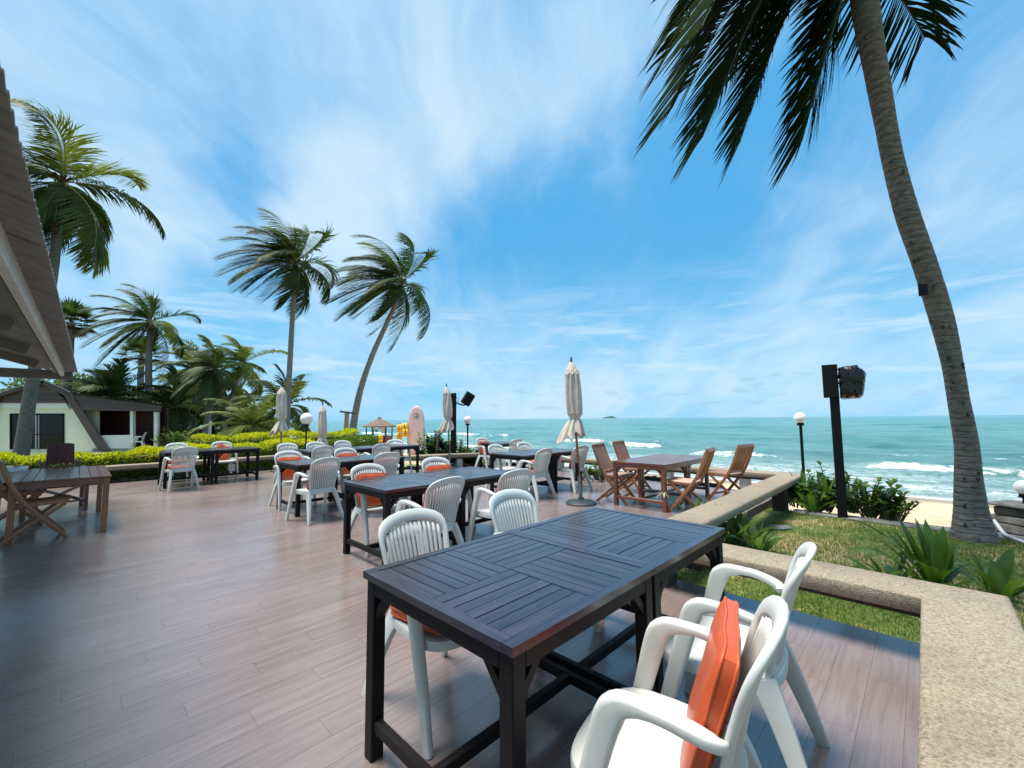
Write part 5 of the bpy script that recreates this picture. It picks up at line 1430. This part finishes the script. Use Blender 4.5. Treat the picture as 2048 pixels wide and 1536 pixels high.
def strap_plant(label, loc, specs, seed, mat='strap', cat='plant', group='strap-leaved lilies'):
    """specs: (azimuth deg, elevation deg, length, width, droop)"""
    loc = Vector(loc); root = empty('strap_leaf_lily', loc, 0, label, cat, group); rng = random.Random(seed)
    for (az, el, L, W, dr) in specs:
        if len(specs) > 20 and W > .07: L *= .86
        az, el = R(az), R(el); d = Vector((math.cos(az)*math.cos(el), math.sin(az)*math.cos(el), math.sin(el)))
        s = Vector((-math.sin(az), math.cos(az), 0)); p = Vector((math.cos(az)*.03+rng.uniform(-.04, .04), math.sin(az)*.03+rng.uniform(-.04, .04), 0)); n = 8; V = []; Fc = []
        tw = rng.uniform(-.5, .5)
        for k in range(n+1):
            t = k/n; w = W*(.55+.9*t if t < .45 else .955*(1-((t-.45)/.55)**3.2))*.5 + .001
            ss = (s*math.cos(tw*t)+s.cross(d)*math.sin(tw*t)).normalized(); nn = ss.cross(d)
            V += [p-ss*w+nn*w*-.35, p, p+ss*w+nn*w*-.35]
            p = p+d*(L/n); d = (d+Vector((0, 0, -dr/n*(.3+1.8*t)))).normalized()
        for k in range(n): q = k*3; Fc += [(q, q+1, q+4, q+3), (q+1, q+2, q+5, q+4)]
        o = mobj('leaf', V, Fc, M[mat] if rng.random() < .75 else M['strap_lt'], root, True)
    return root
def rand_specs(n, L, W, seed, el=(35, 85), dr=(.3, 1.4)):
    r = random.Random(seed); return [(k*137.5+r.uniform(-15, 15), r.uniform(*el), L*r.uniform(.7, 1.1), W*r.uniform(.75, 1.15), r.uniform(*dr)) for k in range(n)]
GZ = -.12
def dxy(a_, b_, z=GZ): v = D(a_, b_); v.z = z; return v
# large clump on the right, between bench corner and palm
P = at(1900, 1195, 3.62); P.z = GZ
strap_plant('big bright green strap-leaved lily behind the bench corner at the right', P + Vector((.02, .12, 0)), [(170, 52, .75, .07, 1.6), (155, 64, .70, .085, 1.0), (210, 58, .6, .06, 1.4), (70, 62, .66, .09, .8), (10, 58, .62, .10, .8), (-10, 70, .55, .10, .5), (130, 76, .62, .10, .5), (110, 84, .70, .085, .2), (95, 70, .75, .08, .5), (30, 74, .66, .09, .25), (150, 60, .8, .06, 1.1), (190, 70, .6, .07, .8), (100, 80, .72, .085, .25), (60, 76, .70, .085, .15), (140, 70, .64, .08, .35), (165, 58, .72, .07, .9), (178, 48, .78, .055, 1.3), (185, 62, .62, .075, .7), (150, 82, .58, .08, .3), (20, 66, .55, .09, .3), (40, 82, .60, .09, .2), (200, 40, .7, .05, 1.5), (0, 50, .42, .10, .9), (-20, 60, .42, .10, .7), (220, 55, .5, .06, 1.1), (260, 60, .40, .06, 1.0), (300, 50, .36, .09, .9), (120, 62, .55, .07, .5), (240, 45, .5, .05, 1.3), (80, 60, .5, .08, .5)], 1)
strap_plant('smaller strap-leaved lily right of the big one, at the frame edge', P + Vector((.42, .02, 0)), rand_specs(14, .42, .085, 5, (45, 85), (.3, 1.0)), 2)
strap_plant('low strap-leaved lily left of the big one', P + Vector((-.32, .16, 0)), rand_specs(12, .42, .045, 6, (25, 75), (.6, 1.5)), 3)
# along the diagonal bench behind the foreground table
for i, (u, v, Y, n, L, W) in enumerate([(1425, 1092, 4.65, 17, .42, .075), (1468, 1098, 4.5, 18, .42, .08), (1512, 1108, 4.35, 15, .34, .08), (1400, 1078, 5.0, 14, .42, .055)]):
    p = gnd(u, v)
    strap_plant(['light green lily clump behind the corner of the foreground table', 'light green lily clump in the lawn corner, middle of three', 'light green lily clump nearest the lawn, right of the table corner', 'small lily clump by the diagonal bench with a withered flower'][i], p, rand_specs(n, L*1.25, W, 20+i, (40, 85), (.3, 1.3)), 20+i, 'strap_lt' if i != 3 else 'strap')
# withered lily flower on a stalk
def wilted():
    p0 = gnd(1405, 1080); tip = at(1328, 988, p0.y); root = empty('withered_lily', p0, 0, 'withered pale lily flower on a long bent stalk before the teak table', 'flower')
    mb = MB(); mb.tube(catmull([Vector((0, 0, 0)), (tip-p0)*.5+Vector((.05, 0, .04)), tip-p0], 6), .007, 6); mb.build('stalk', M['strap_lt'], root)
    rng = random.Random(4)
    for k in range(12):
        V = []; Fc = []; az = k*.9; d = Vector((math.cos(az), math.sin(az)*.6, rng.uniform(-.3, .5))).normalized(); blade(V, Fc, tip-p0, d, d.cross(Vector((0, 0, 1))).normalized(), rng.uniform(.08, .15), .012, Vector((0, 0, -2.0)), rng, 4); mobj('petal', V, Fc, M['petal'], root)
wilted()
# dark lily and shrub bed round the speaker post
bed = [(1578, 985, 7.7, .50, 'left end of the dark planting bed by the lamp pole'), (1610, 1000, 7.3, .62, 'dense lily clump below the lamp pole'), (1650, 1008, 7.0, .66, 'dense lily clump just left of the speaker post'), (1705, 1015, 6.8, .6, 'lily clump behind the speaker post'), (1740, 1018, 6.5, .6, 'lily clump right of the speaker post'), (1775, 1028, 6.3, .45, 'low lily clump at the right end of the bed'), (1625, 1020, 6.75, .45, 'front lily clump left of the speaker post')]
for i, (u, v, Y, L, lab) in enumerate(bed):
    p = at(u, v, Y); p.z = GZ; strap_plant(lab, p, rand_specs(26, L*.98, .062, 50+i, (35, 88), (.5, 1.7)), 50+i, 'strap')
sh = [(1665, 985, 7.2, .42, .72, 130, .13, .06, 'tall glossy shrub behind the speaker post bed'), (1740, 1015, 6.5, .42, .66, 190, .12, .055, 'light leafy shrub right of the speaker post'), (1645, 1015, 6.9, .45, .5, 170, .12, .05, 'low dark shrub left of the speaker post'), (1780, 1025, 6.2, .33, .36, 130, .10, .035, 'fine twiggy shrub at the right end of the bed'), (1590, 995, 7.3, .4, .45, 150, .12, .05, 'low dark shrub under the diagonal bench end')]
for i, (u, v, Y, rx, rz_, n, L, W, lab) in enumerate(sh):
    p = at(u, v, Y); p.z = GZ; shrub(lab, p, rx*1.1, rz_*1.1, int(n*1.5), L*1.2, W*1.25, 70+i, ('shrub', 'shrub_lt') if i in (1, 3) else ('shrub',), 16)
# shrubs behind the seaward bench
sh = [(872, 895, 13.4, .62, 1.15, 420, .16, .07, 'dark green shrub left of the slim speaker post'), (915, 897, 13.6, .55, .95, 330, .14, .06, 'yellowish green shrub between speaker post and sea lamp'), (950, 900, 13.4, .5, .75, 260, .13, .055, 'low green shrub right of the sea lamp pole'), (850, 870, 14.2, .35, 1.3, 60, .14, .07, 'thin sprawling shrub leaning to the surfboard'),
      (982, 912, 12.6, .4, .5, 150, .12, .05, 'low shrub by the farthest table')]
for i, (u, v, Y, rx, rz_, n, L, W, lab) in enumerate(sh):
    p = at(u, v, Y); p.z = gxy(p.x, p.y); shrub(lab, p, rx, rz_-p.z-.1, n*(4 if i != 3 else 2), L*1.15, W*1.25, 80+i, ('shrub', 'shrub_lt') if i != 0 else ('shrub',), 40 if i != 3 else 14)
for i, (u, v, Y, rx, rz_, n, lab) in enumerate([(1205, 965, 9.6, .55, .42, 900, 'bushy green ground shrub left of the teak chairs'), (1165, 960, 10.0, .4, .4, 500, 'green ground shrub behind the umbrella pole'), (1262, 950, 10.2, .3, .35, 160, 'pale spiky shrub under the teak table')]):
    p = at(u, v, Y); p.z = -.05; shrub(lab, p, rx, rz_, n, .07, .03, 90+i, ('shrub_lt', 'shrub'), 26)
# left-hand garden planting
for i, (u, v, Y, rx, rz_, n, lab) in enumerate([(25, 900, 11.6, .7, .65, 300, 'feathery green shrub at the foot of the thick palm trunk'), (345, 885, 22, 1.0, 1.3, 420, 'broad bush right of the annex veranda'), (395, 880, 25, 1.0, .8, 300, 'low bush under the dark palms'), (460, 880, 28, 1.4, .9, 400, 'bush with white flowers below the palms'), (520, 880, 26, 1.2, .8, 300, 'low bush at the foot of the short palm'), (125, 895, 13.2, .5, .6, 150, 'small broad-leaved bush beside the maroon covered chair')]):
    p = at(u, v, Y); p.z = gxy(p.x, p.y); shrub(lab, p, rx, rz_, n, .22 if Y > 15 else .13, .09 if Y > 15 else .05, 100+i, ('shrub', 'shrub_lt'), 22)

# ------------------------------------------------------------------ lawn
def lawn():
    rng = np.random.RandomState(4); V = []; Fc = []; mi = []
    def patch(n, a0, a1, b0, b1, hmax):
        for k in range(n):
            a_ = rng.uniform(a0, a1); b_ = rng.uniform(b0, b1)
            bare = vnoise(np.array([a_*1.3]), np.array([b_*1.3]), 7)[0]*.6+vnoise(np.array([a_*3.3]), np.array([b_*3.3]), 8)[0]*.4
            dens = 1.05-1.5*max(0, bare-.42)
            if a_ < 5.6 and b_ > .2: dens -= .25
            if rng.uniform() > dens: continue
            h = hmax*rng.uniform(.4, 1.1); p = D(a_, b_); p.z = GZ-.003; az = rng.uniform(0, 6.28); d = Vector((math.cos(az), math.sin(az), 0)); w = Vector((-d.y, d.x, 0))*.0028; ln = rng.uniform(.2, 1.0)
            n0 = len(V); V.extend([p-w, p+w, p+d*h*ln*.4+Vector((0, 0, h*.6))+w*.6, p+d*h*ln*.4+Vector((0, 0, h*.6))-w*.6, p+d*h*ln+Vector((0, 0, h*.85))])
            Fc.append((n0, n0+1, n0+2, n0+3)); Fc.append((n0+3, n0+2, n0+4)); m = 1 if rng.uniform() < .06+.4*max(0, bare-.50) else 0; mi.extend([m, m])
    patch(42000, 3.62, 5.6, -1.9, 1.8, .05); patch(42000, 5.6, 8.2, -1.7, 3.2, .055)
    o = mobj('lawn_grass', V, Fc, [M['grassblade'], M['drygrass']], None, False, mi); o['kind'] = 'stuff'; finish(o, 'short patchy lawn grass between the bench and the beach', 'grass', kind='stuff')
    # fallen leaves and litter
    V = []; Fc = []
    for k in range(260):
        a_ = rng.uniform(3.7, 8); b_ = rng.uniform(-1.6, 3); p = D(a_, b_, GZ+.018); az = rng.uniform(0, 6.28); d = Vector((math.cos(az), math.sin(az), rng.uniform(-.2, .2))); w = Vector((-d.y, d.x, rng.uniform(-.3, .3))); s = rng.uniform(.012, .035); n0 = len(V)
        V.extend([p, p+d*s+w*s*.4, p+d*s*2, p+d*s-w*s*.4]); Fc.append((n0, n0+1, n0+2, n0+3))
    o = mobj('fallen_leaves', V, Fc, M['dead']); finish(o, 'dry fallen leaves scattered on the lawn', 'leaves', kind='stuff')
lawn()

# ------------------------------------------------------------------ bungalow
def bungalow():
    Y = 22.0; p0 = at(110, 895, Y); p0.z = -.12
    root = empty('bungalow', p0, 0, 'cream A-frame bungalow with brown gable boards, dark sliding window and flat-roofed veranda annex', 'building')
    def Q(u, v, dy=0): return at(u, v, Y+dy) - p0
    def slab(name, pts, th, mat):      # polygon facing the camera, extruded back by th
        V = list(pts) + [q+Vector((0, th, 0)) for q in pts]; n = len(pts)
        Fc = [tuple(range(n)), tuple(range(n, 2*n))[::-1]] + [(i, n+i, n+(i+1) % n, (i+1) % n) for i in range(n)]
        return mobj(name, V, Fc, mat, root)
    # walls
    slab('wall', [Q(-95, 905), Q(-20, 806), Q(136, 806), Q(208, 905)], .12, M['cream'])
    slab('wall', [Q(150, 822, .3), Q(196, 822, .3), Q(196, 905, .3), Q(150, 905, .3)], .1, M['cream'])
    slab('lintel', [Q(-22, 818, -.10), Q(-14, 806, -.10), Q(131, 806, -.10), Q(139, 818, -.10)], .09, M['white'])
    # gable boards: separate brown boards
    n = 5
    for k in range(n):
        v0, v1 = 769+ (806-769)*k/n, 769+(806-769)*(k+1)/n - .4
        def half(v): t = (v-765)/(806-765); return (86-98*t**.6 if t > 0 else 86, 86+50*t**.8)
        l0, r0 = half(v0); l1, r1 = half(v1)
        slab('gable_board', [Q(l0, v0, -.16), Q(r0, v0, -.16), Q(r1, v1, -.16), Q(l1, v1, -.16)], .05, M['brownboard'])
    # slanting rafters, roof sides
    slab('rafter', [Q(126, 788, -.35), Q(140, 788, -.35), Q(216, 900, -.35), Q(196, 900, -.35)], .14, M['brownboard'])
    slab('rafter', [Q(-12, 788, -.35), Q(2, 788, -.35), Q(-78, 900, -.35), Q(-98, 900, -.35)], .14, M['brownboard'])
    slab('ridge_rafter', [Q(80, 765, -.35), Q(84, 761, -.35), Q(140, 786, -.35), Q(134, 794, -.35)], .12, M['brownboard'])
    slab('ridge_rafter', [Q(84, 761, -.35), Q(88, 766, -.35), Q(2, 792, -.35), Q(-10, 789, -.35)], .12, M['brownboard'])
    for s, (x0, v0, x1, v1) in (('r', (84, 760, 140, 785)), ('l', (84, 760, -12, 788))):
        V = [Q(x0, v0, -.38), Q(x1, v1, -.38), Q(x1, v1, 7), Q(x0, v0, 7)]; V += [q+Vector((0, 0, .06)) for q in V]
        mobj('roof', V, [(0, 1, 2, 3), (7, 6, 5, 4), (0, 4, 5, 1), (1, 5, 6, 2), (2, 6, 7, 3), (3, 7, 4, 0)], M['fibre'], root)
    for (x0, v0, x1, v1) in ((140, 786, 214, 900), (-12, 788, -96, 900)):
        V = [Q(x0, v0, -.3), Q(x1, v1, -.3), Q(x1, v1, 7), Q(x0, v0, 7)]; o_ = Vector((.07 if x1 > x0 else -.07, 0, .03)); V += [q+o_ for q in V]
        mobj('roof', V, [(0, 1, 2, 3), (7, 6, 5, 4), (0, 4, 5, 1), (1, 5, 6, 2), (2, 6, 7, 3), (3, 7, 4, 0)], M['brownboard'], root)
    # ridge cap, worn thatch tufts at the corner
    mb = MB(); 
    rng = random.Random(2)
    for k in range(30): c = Q(140+rng.uniform(-8, 18), 786+rng.uniform(-2, 8), -.3+rng.uniform(0, .8)); mb.bar(c, c+Vector((rng.uniform(-.3, .3), rng.uniform(-.2, .2), rng.uniform(-.15, .12))), .05, .02)
    mb.build('loose_thatch', M['thatch'], root)['kind'] = 'stuff'
    # sliding window with frames
    wf = slab('window', [Q(20, 829, -.03), Q(126, 829, -.03), Q(126, 898, -.03), Q(20, 898, -.03)], .02, M['glass'])
    for (u0, v0, u1, v1) in ((19, 827, 127, 830), (19, 827, 22, 899), (124, 827, 127, 899), (70, 829, 73, 899), (76, 829, 78, 899), (22, 868, 124, 870)):
        o = slab('frame', [Q(u0, v0, -.06), Q(u1, v0, -.06), Q(u1, v1, -.06), Q(u0, v1, -.06)], .04, M['alu'] if u0 > 60 and u0 < 80 else M['black']); o.parent = wf
    # annex: fascia boards, columns, low wall, maroon back wall
    for k in range(2):
        slab('fascia_board', [Q(148, 790+k*12+(8 if k else 0)*0, -.30+.01*k), Q(322, 811+k*6, -.30+.01*k), Q(322, 817+k*6-.5, -.30+.01*k), Q(148, 802+k*19-.5, -.30+.01*k)], .06, M['brownboard'])
    V = [Q(146, 788, -.4), Q(325, 810, -.4), Q(325, 810, 4), Q(146, 788, 4)]; V += [q+Vector((0, 0, .05)) for q in V]
    mobj('annex_roof', V, [(0, 1, 2, 3), (7, 6, 5, 4), (0, 4, 5, 1), (1, 5, 6, 2), (2, 6, 7, 3), (3, 7, 4, 0)], M['black'], root)
    slab('wall', [Q(188, 816, 1.6), Q(334, 816, 1.6), Q(334, 903, 1.6), Q(188, 903, 1.6)], .1, M['maroonwall'])
    nb = 10
    for k in range(nb):
        v0 = 818+(900-818)*k/nb; v1 = 818+(900-818)*(k+1)/nb-.6
        slab('wall_board', [Q(190, v0, 1.5+.01*(k % 2)), Q(330, v0, 1.5+.01*(k % 2)), Q(330, v1, 1.5+.01*(k % 2)), Q(190, v1, 1.5+.01*(k % 2))], .04, M['maroonwall'])
    V = [Q(318, 815, 0), Q(318, 815, 3), Q(318, 900, 3), Q(318, 900, 0)]; V += [q+Vector((.08, 0, 0)) for q in V]
    mobj('side_wall', V, [(0, 1, 2, 3), (7, 6, 5, 4), (0, 4, 5, 1), (1, 5, 6, 2), (2, 6, 7, 3), (3, 7, 4, 0)], M['maroonwall'], root)
    slab('low_wall', [Q(190, 871, -.12), Q(262, 870, -.12), Q(262, 900, -.12), Q(190, 900, -.12)], .12, M['white'])
    for (u, w, v0) in ((263, 6, 822), (311, 7, 824)):
        slab('column', [Q(u-w/2, v0, -.14), Q(u+w/2, v0, -.14), Q(u+w/2, 902, -.14), Q(u-w/2, 902, -.14)], .16, M['white'])
    slab('floor', [Q(185, 897, -.2), Q(325, 897, -.2), Q(325, 904, -.2), Q(185, 904, -.2)], 1.8, M['stone'])
    # closing back
    slab('rear_wall', [Q(-95, 905, 7), Q(-20, 790, 7), Q(136, 790, 7), Q(208, 905, 7)], .1, M['cream'])
bungalow()
c = copy_tree(protoW); p = at(276, 893, 21.7); c.location = (p.x, p.y, -.02); c.rotation_euler = (0, 0, R(120)); c['label'] = 'white plastic chair on the veranda of the bungalow annex'; c['group'] = 'white plastic armchairs around the black tables'

# garden fence far left and pale post
def garden_bits():
    p = at(419, 875, 30); p.z = gxy(p.x, p.y); mb = MB(); mb.tube([p, p+Vector((0, 0, 1.5))], .09, 8); o = mb.build('white_post', M['white'], None, ang=40); finish(o, 'short white post beside the pale palm trunk', 'post')
    root = empty('garden_wall', at(380, 870, 40), 0, 'low dark wall behind the palms at the garden end', 'wall'); rl = root.location
    mb = MB(); mb.bar(at(330, 868, 42)-rl, at(520, 868, 42)-rl, .2, 1.0); mb.build('wall', M['darkstone'], root)
    mb = MB(); mb.bar(at(330, 857, 42)-rl, at(520, 857, 42)-rl, .25, .08); mb.build('coping', M['white'], root)
garden_bits()

# ------------------------------------------------------------------ beach things
def kiosk():
    Y = 32.0; p0 = at(758, 895, Y); g = gxy(p0.x, p0.y); p0.z = g
    root = empty('beach_kiosk', p0, 0, 'open beach kiosk with conical thatched roof and red counter', 'kiosk')
    ppm = 845/Y; zt = at(758, 837, Y).z-g; ze = at(758, 852, Y).z-g; Rr = 33/ppm; n = 8
    for k in range(n):
        a0, a1 = 2*pi*k/n+.1, 2*pi*(k+1)/n+.1
        A_ = Vector((Rr*math.cos(a0), Rr*math.sin(a0), ze)); B_ = Vector((Rr*math.cos(a1), Rr*math.sin(a1), ze)); T = Vector((0, 0, zt+.05)); V = [A_, B_, T.lerp(A_, .08), T.lerp(B_, .08)]; V += [v-Vector((0, 0, .07)) for v in V]
        mobj('thatch_panel', V, [(0, 1, 3, 2), (5, 4, 6, 7), (0, 4, 5, 1), (2, 3, 7, 6), (0, 2, 6, 4), (1, 5, 7, 3)], M['thatch'], root)
    mb = MB(); mb.lathe([(.16, 0), (.12, .10), (.02, .16)], 10, (0, 0, zt-.02)); mb.build('cap', M['thatch'], root)
    for k in range(6):
        a_ = 2*pi*k/6+.26; r = Rr*.74; mb = MB(); mb.tube([(r*math.cos(a_), r*math.sin(a_), -.1), (r*math.cos(a_), r*math.sin(a_), ze+.12)], .045, 8); mb.build('post', M['twig'], root, ang=40)
    for k in range(6):
        a0, a1 = 2*pi*k/6+.26, 2*pi*(k+1)/6+.26; r = Rr*.74
        if k == 4: continue
        mb = MB(); mb.bar((r*math.cos(a0), r*math.sin(a0), .52), (r*math.cos(a1), r*math.sin(a1), .52), .05, 1.04); mb.build('counter_panel', M['redboard'], root)
        mb = MB(); mb.bar((r*math.cos(a0), r*math.sin(a0), 1.07), (r*math.cos(a1), r*math.sin(a1), 1.07), .25, .05); mb.build('counter_top', M['redboard'], root)
    for k, (x, z, w, h, m) in enumerate([(-.35, 1.75, .3, .3, 'white'), (.1, 1.8, .25, .35, 'white'), (.4, 1.55, .3, .5, 'white'), (-.1, 1.5, .2, .2, 'greyprint')]):
        mb = MB(); mb.box((x, -.35, z), (w, .05, h), None, .02); o = mb.build('hanging_board', M[m], root)
    mb = MB(); V = []
    for (u, w, lab) in ((-.5, .3, 0),):
        pass
kiosk()
def surfboard():
    Y = 27.0; b = at(832, 905, Y); g = gxy(b.x, b.y); b.z = g
    root = empty('surfboard', b, 0, 'tall pink surfboard standing on its tail with a round grey emblem', 'surfboard'); H = at(830, 812, Y).z-g; w = 17.5/845*Y
    V = []; Fc = []; n = 26; m = 12
    def half(t): return w*(.62+.38*math.sin(pi/2*t/.35)) if t < .35 else (w*(1-.06*(t-.35)/.3) if t < .65 else w*.94*math.sqrt(max(0, 1-((t-.65)/.35)**2.4)))
    for i in range(n+1):
        t = i/n; hw = max(.006, half(min(t, .9999))*.98); 
        for k in range(m):
            a_ = 2*pi*k/m; V.append(Vector((hw*math.cos(a_), .045*math.sin(a_)*(.4+.6*min(1, hw/w*1.4)) + .10*(t-.5)**2*1.2, t*H)))
    for i in range(n):
        for k in range(m): Fc.append((i*m+k, i*m+(k+1) % m, (i+1)*m+(k+1) % m, (i+1)*m+k))
    Fc.append(tuple(range(m))[::-1]); Fc.append(tuple(n*m+k for k in range(m)))
    mobj('board', V, Fc, M['pink'], root, smooth=True)
    def disc(r, z, mat, x=0, y=-.05, nm='emblem', sq=1): P = [(x+r*math.cos(2*pi*k/20), z+r*sq*math.sin(2*pi*k/20)) for k in range(20)]; V = [(p[0], y, p[1]) for p in P]+[(p[0], y+.01, p[1]) for p in P]; Fc = [tuple(range(20)), tuple(range(20, 40))[::-1]]+[(i, 20+i, 20+(i+1) % 20, (i+1) % 20) for i in range(20)]; mobj(nm, V, Fc, mat, root)
    disc(.19, H*.80, M['greyprint'], y=-.045); disc(.13, H*.805, M['pink'], x=.0, y=-.050); disc(.07, H*.79, M['greyprint'], x=.03, y=-.055); disc(.05, H*.835, M['orangeprint'], x=.02, y=-.06)
    disc(.13, H*.05, M['orangeprint'], y=-.045, sq=.3)
    mb = MB(); V = [(-.02, -.06, .08), (.02, -.06, .08), (0, -.22, .02), (0, -.06, .30)]; mobj('fin', V, [(0, 1, 2), (0, 3, 1), (1, 3, 2), (2, 3, 0)], M['black'], root)
surfboard()
def jackets():
    Y = 27.0; p = at(808, 905, Y); g = gxy(p.x, p.y); rk = empty('jacket_rack', Vector((p.x, p.y, g)), 0, 'thin blue-grey steel rack holding the yellow life jackets', 'rack')
    H = at(808, 846, Y).z-g
    for x in (-.42, .22): mb = MB(); mb.tube([(x, 0, -.05), (x, 0, H)], .018, 6); mb.build('upright', M['bluemetal'], rk)
    for z in (H-.05, H*.66, H*.4): mb = MB(); mb.tube([(-.42, 0, z), (.22, 0, z)], .015, 6); mb.build('cross_bar', M['bluemetal'], rk)
    specs = [(-.30, -.08, H-.32, .30, .46, 'yellow life jacket at the upper left of the rack'), (.05, -.10, H-.28, .40, .54, 'largest yellow life jacket at the top of the rack'), (.12, -.16, H-.62, .40, .50, 'yellow life jacket at the lower right of the rack'), (-.30, -.12, H-.80, .34, .42, 'yellow life jacket at the lower left of the rack'), (-.16, -.14, H-1.15, .26, .26, 'small yellow life jacket at the bottom of the rack'), (-1.55, .2, H-.95, .26, .52, 'yellow life jacket hanging by the kiosk post')]
    for k, (x, y, z, w, h, lab) in enumerate(specs):
        r = empty('life_jacket', Vector((p.x+x, p.y+y, g+z)), .2*k, lab, 'life jacket', 'yellow life jackets'); rng = random.Random(k)
        for s in (-1, 1):
            mb = MB(); mb.sweep([(s*w*.26, 0, -h/2), (s*w*.30, -.03, -h*.2), (s*w*.30, -.03, h*.15), (s*w*.2, 0, h/2)], [w*.44, w*.5, w*.46, w*.26], [.05, .10, .10, .05], Vector((0, 1, 0)), 10, .55); mb.build('front_panel', M['yellow'], r, smooth=True)
        mb = MB(); mb.sweep([(0, .09, -h/2), (0, .11, 0), (0, .06, h/2)], [w*.8, w*.95, w*.5], .06, Vector((0, 1, 0)), 10, .5); mb.build('rear_panel', M['yellow'], r, smooth=True)
        mb = MB(); mb.box((0, -.07, -h*.12), (w*.98, .015, .03)); mb.build('strap', M['orangeprint'], r)
jackets()
def stakes():
    b = at(690, 890, 20.5); b.z = gxy(b.x, b.y)-.05; t = at(694, 826, 20.5); root = empty('wooden_stake', b, 0, 'yellowish wooden stake with a crossbar propping the leaning palm', 'stake')
    mb = MB(); mb.tube([Vector((0, 0, 0)), t-b], [.13, .11], 8); mb.build('post', M['bamboo'], root, ang=40)
    mb = MB(); mb.tube([at(680, 823, 20.4)-b, at(713, 827, 20.4)-b], .045, 7); mb.build('crossbar', M['twig'], root, ang=40)
    # thin dead forked trunk by the middle umbrella
    b = at(872, 895, 12.9); b.z = gxy(b.x, b.y); root = empty('bare_stem', b, 0, 'dark forked bare stem beside the middle umbrella', 'stem')
    mb = MB(); mb.tube([Vector((0, 0, 0)), at(876, 872, 12.9)-b], [.05, .04], 7); mb.build('stem', M['twig'], root)
    for q in ((882, 860), (888, 862)): mb = MB(); mb.tube([at(876, 872, 12.9)-b, at(q[0], q[1], 12.9)-b], [.035, .015], 6); mb.build('branch', M['twig'], root)
stakes()
# rocks near the bench
rng = random.Random(9)
for i, (u, v, Y, s, lab) in enumerate([(1195, 940, 11.0, .32, 'large pale rock behind the ground shrub'), (1228, 945, 10.6, .2, 'pale rock beside the teak chair back'), (1290, 945, 10.6, .22, 'pale rock seen under the teak table'), (1560, 1045, 5.9, .16, 'flat pale stone on the lawn at the end of the diagonal bench')]):
    p = at(u, v, Y); p.z = gxy(p.x, p.y)+(.02 if i == 3 else .12); V = []; mb = MB()
    mb.lathe([(s*.5, -s*.4), (s*.9, -s*.1), (s*.85, s*.15), (s*.4, s*.3)], 9); o = mb.build('rock', M['fascia'] if i < 3 else M['stone'])
    for vv in o.data.vertices: vv.co = vv.co*(1+rng.uniform(-.15, .15))
    o.location = p; o.scale = (1.2, .9, .9 if i < 3 else .25); finish(o, lab, 'rock', 'pale rocks')
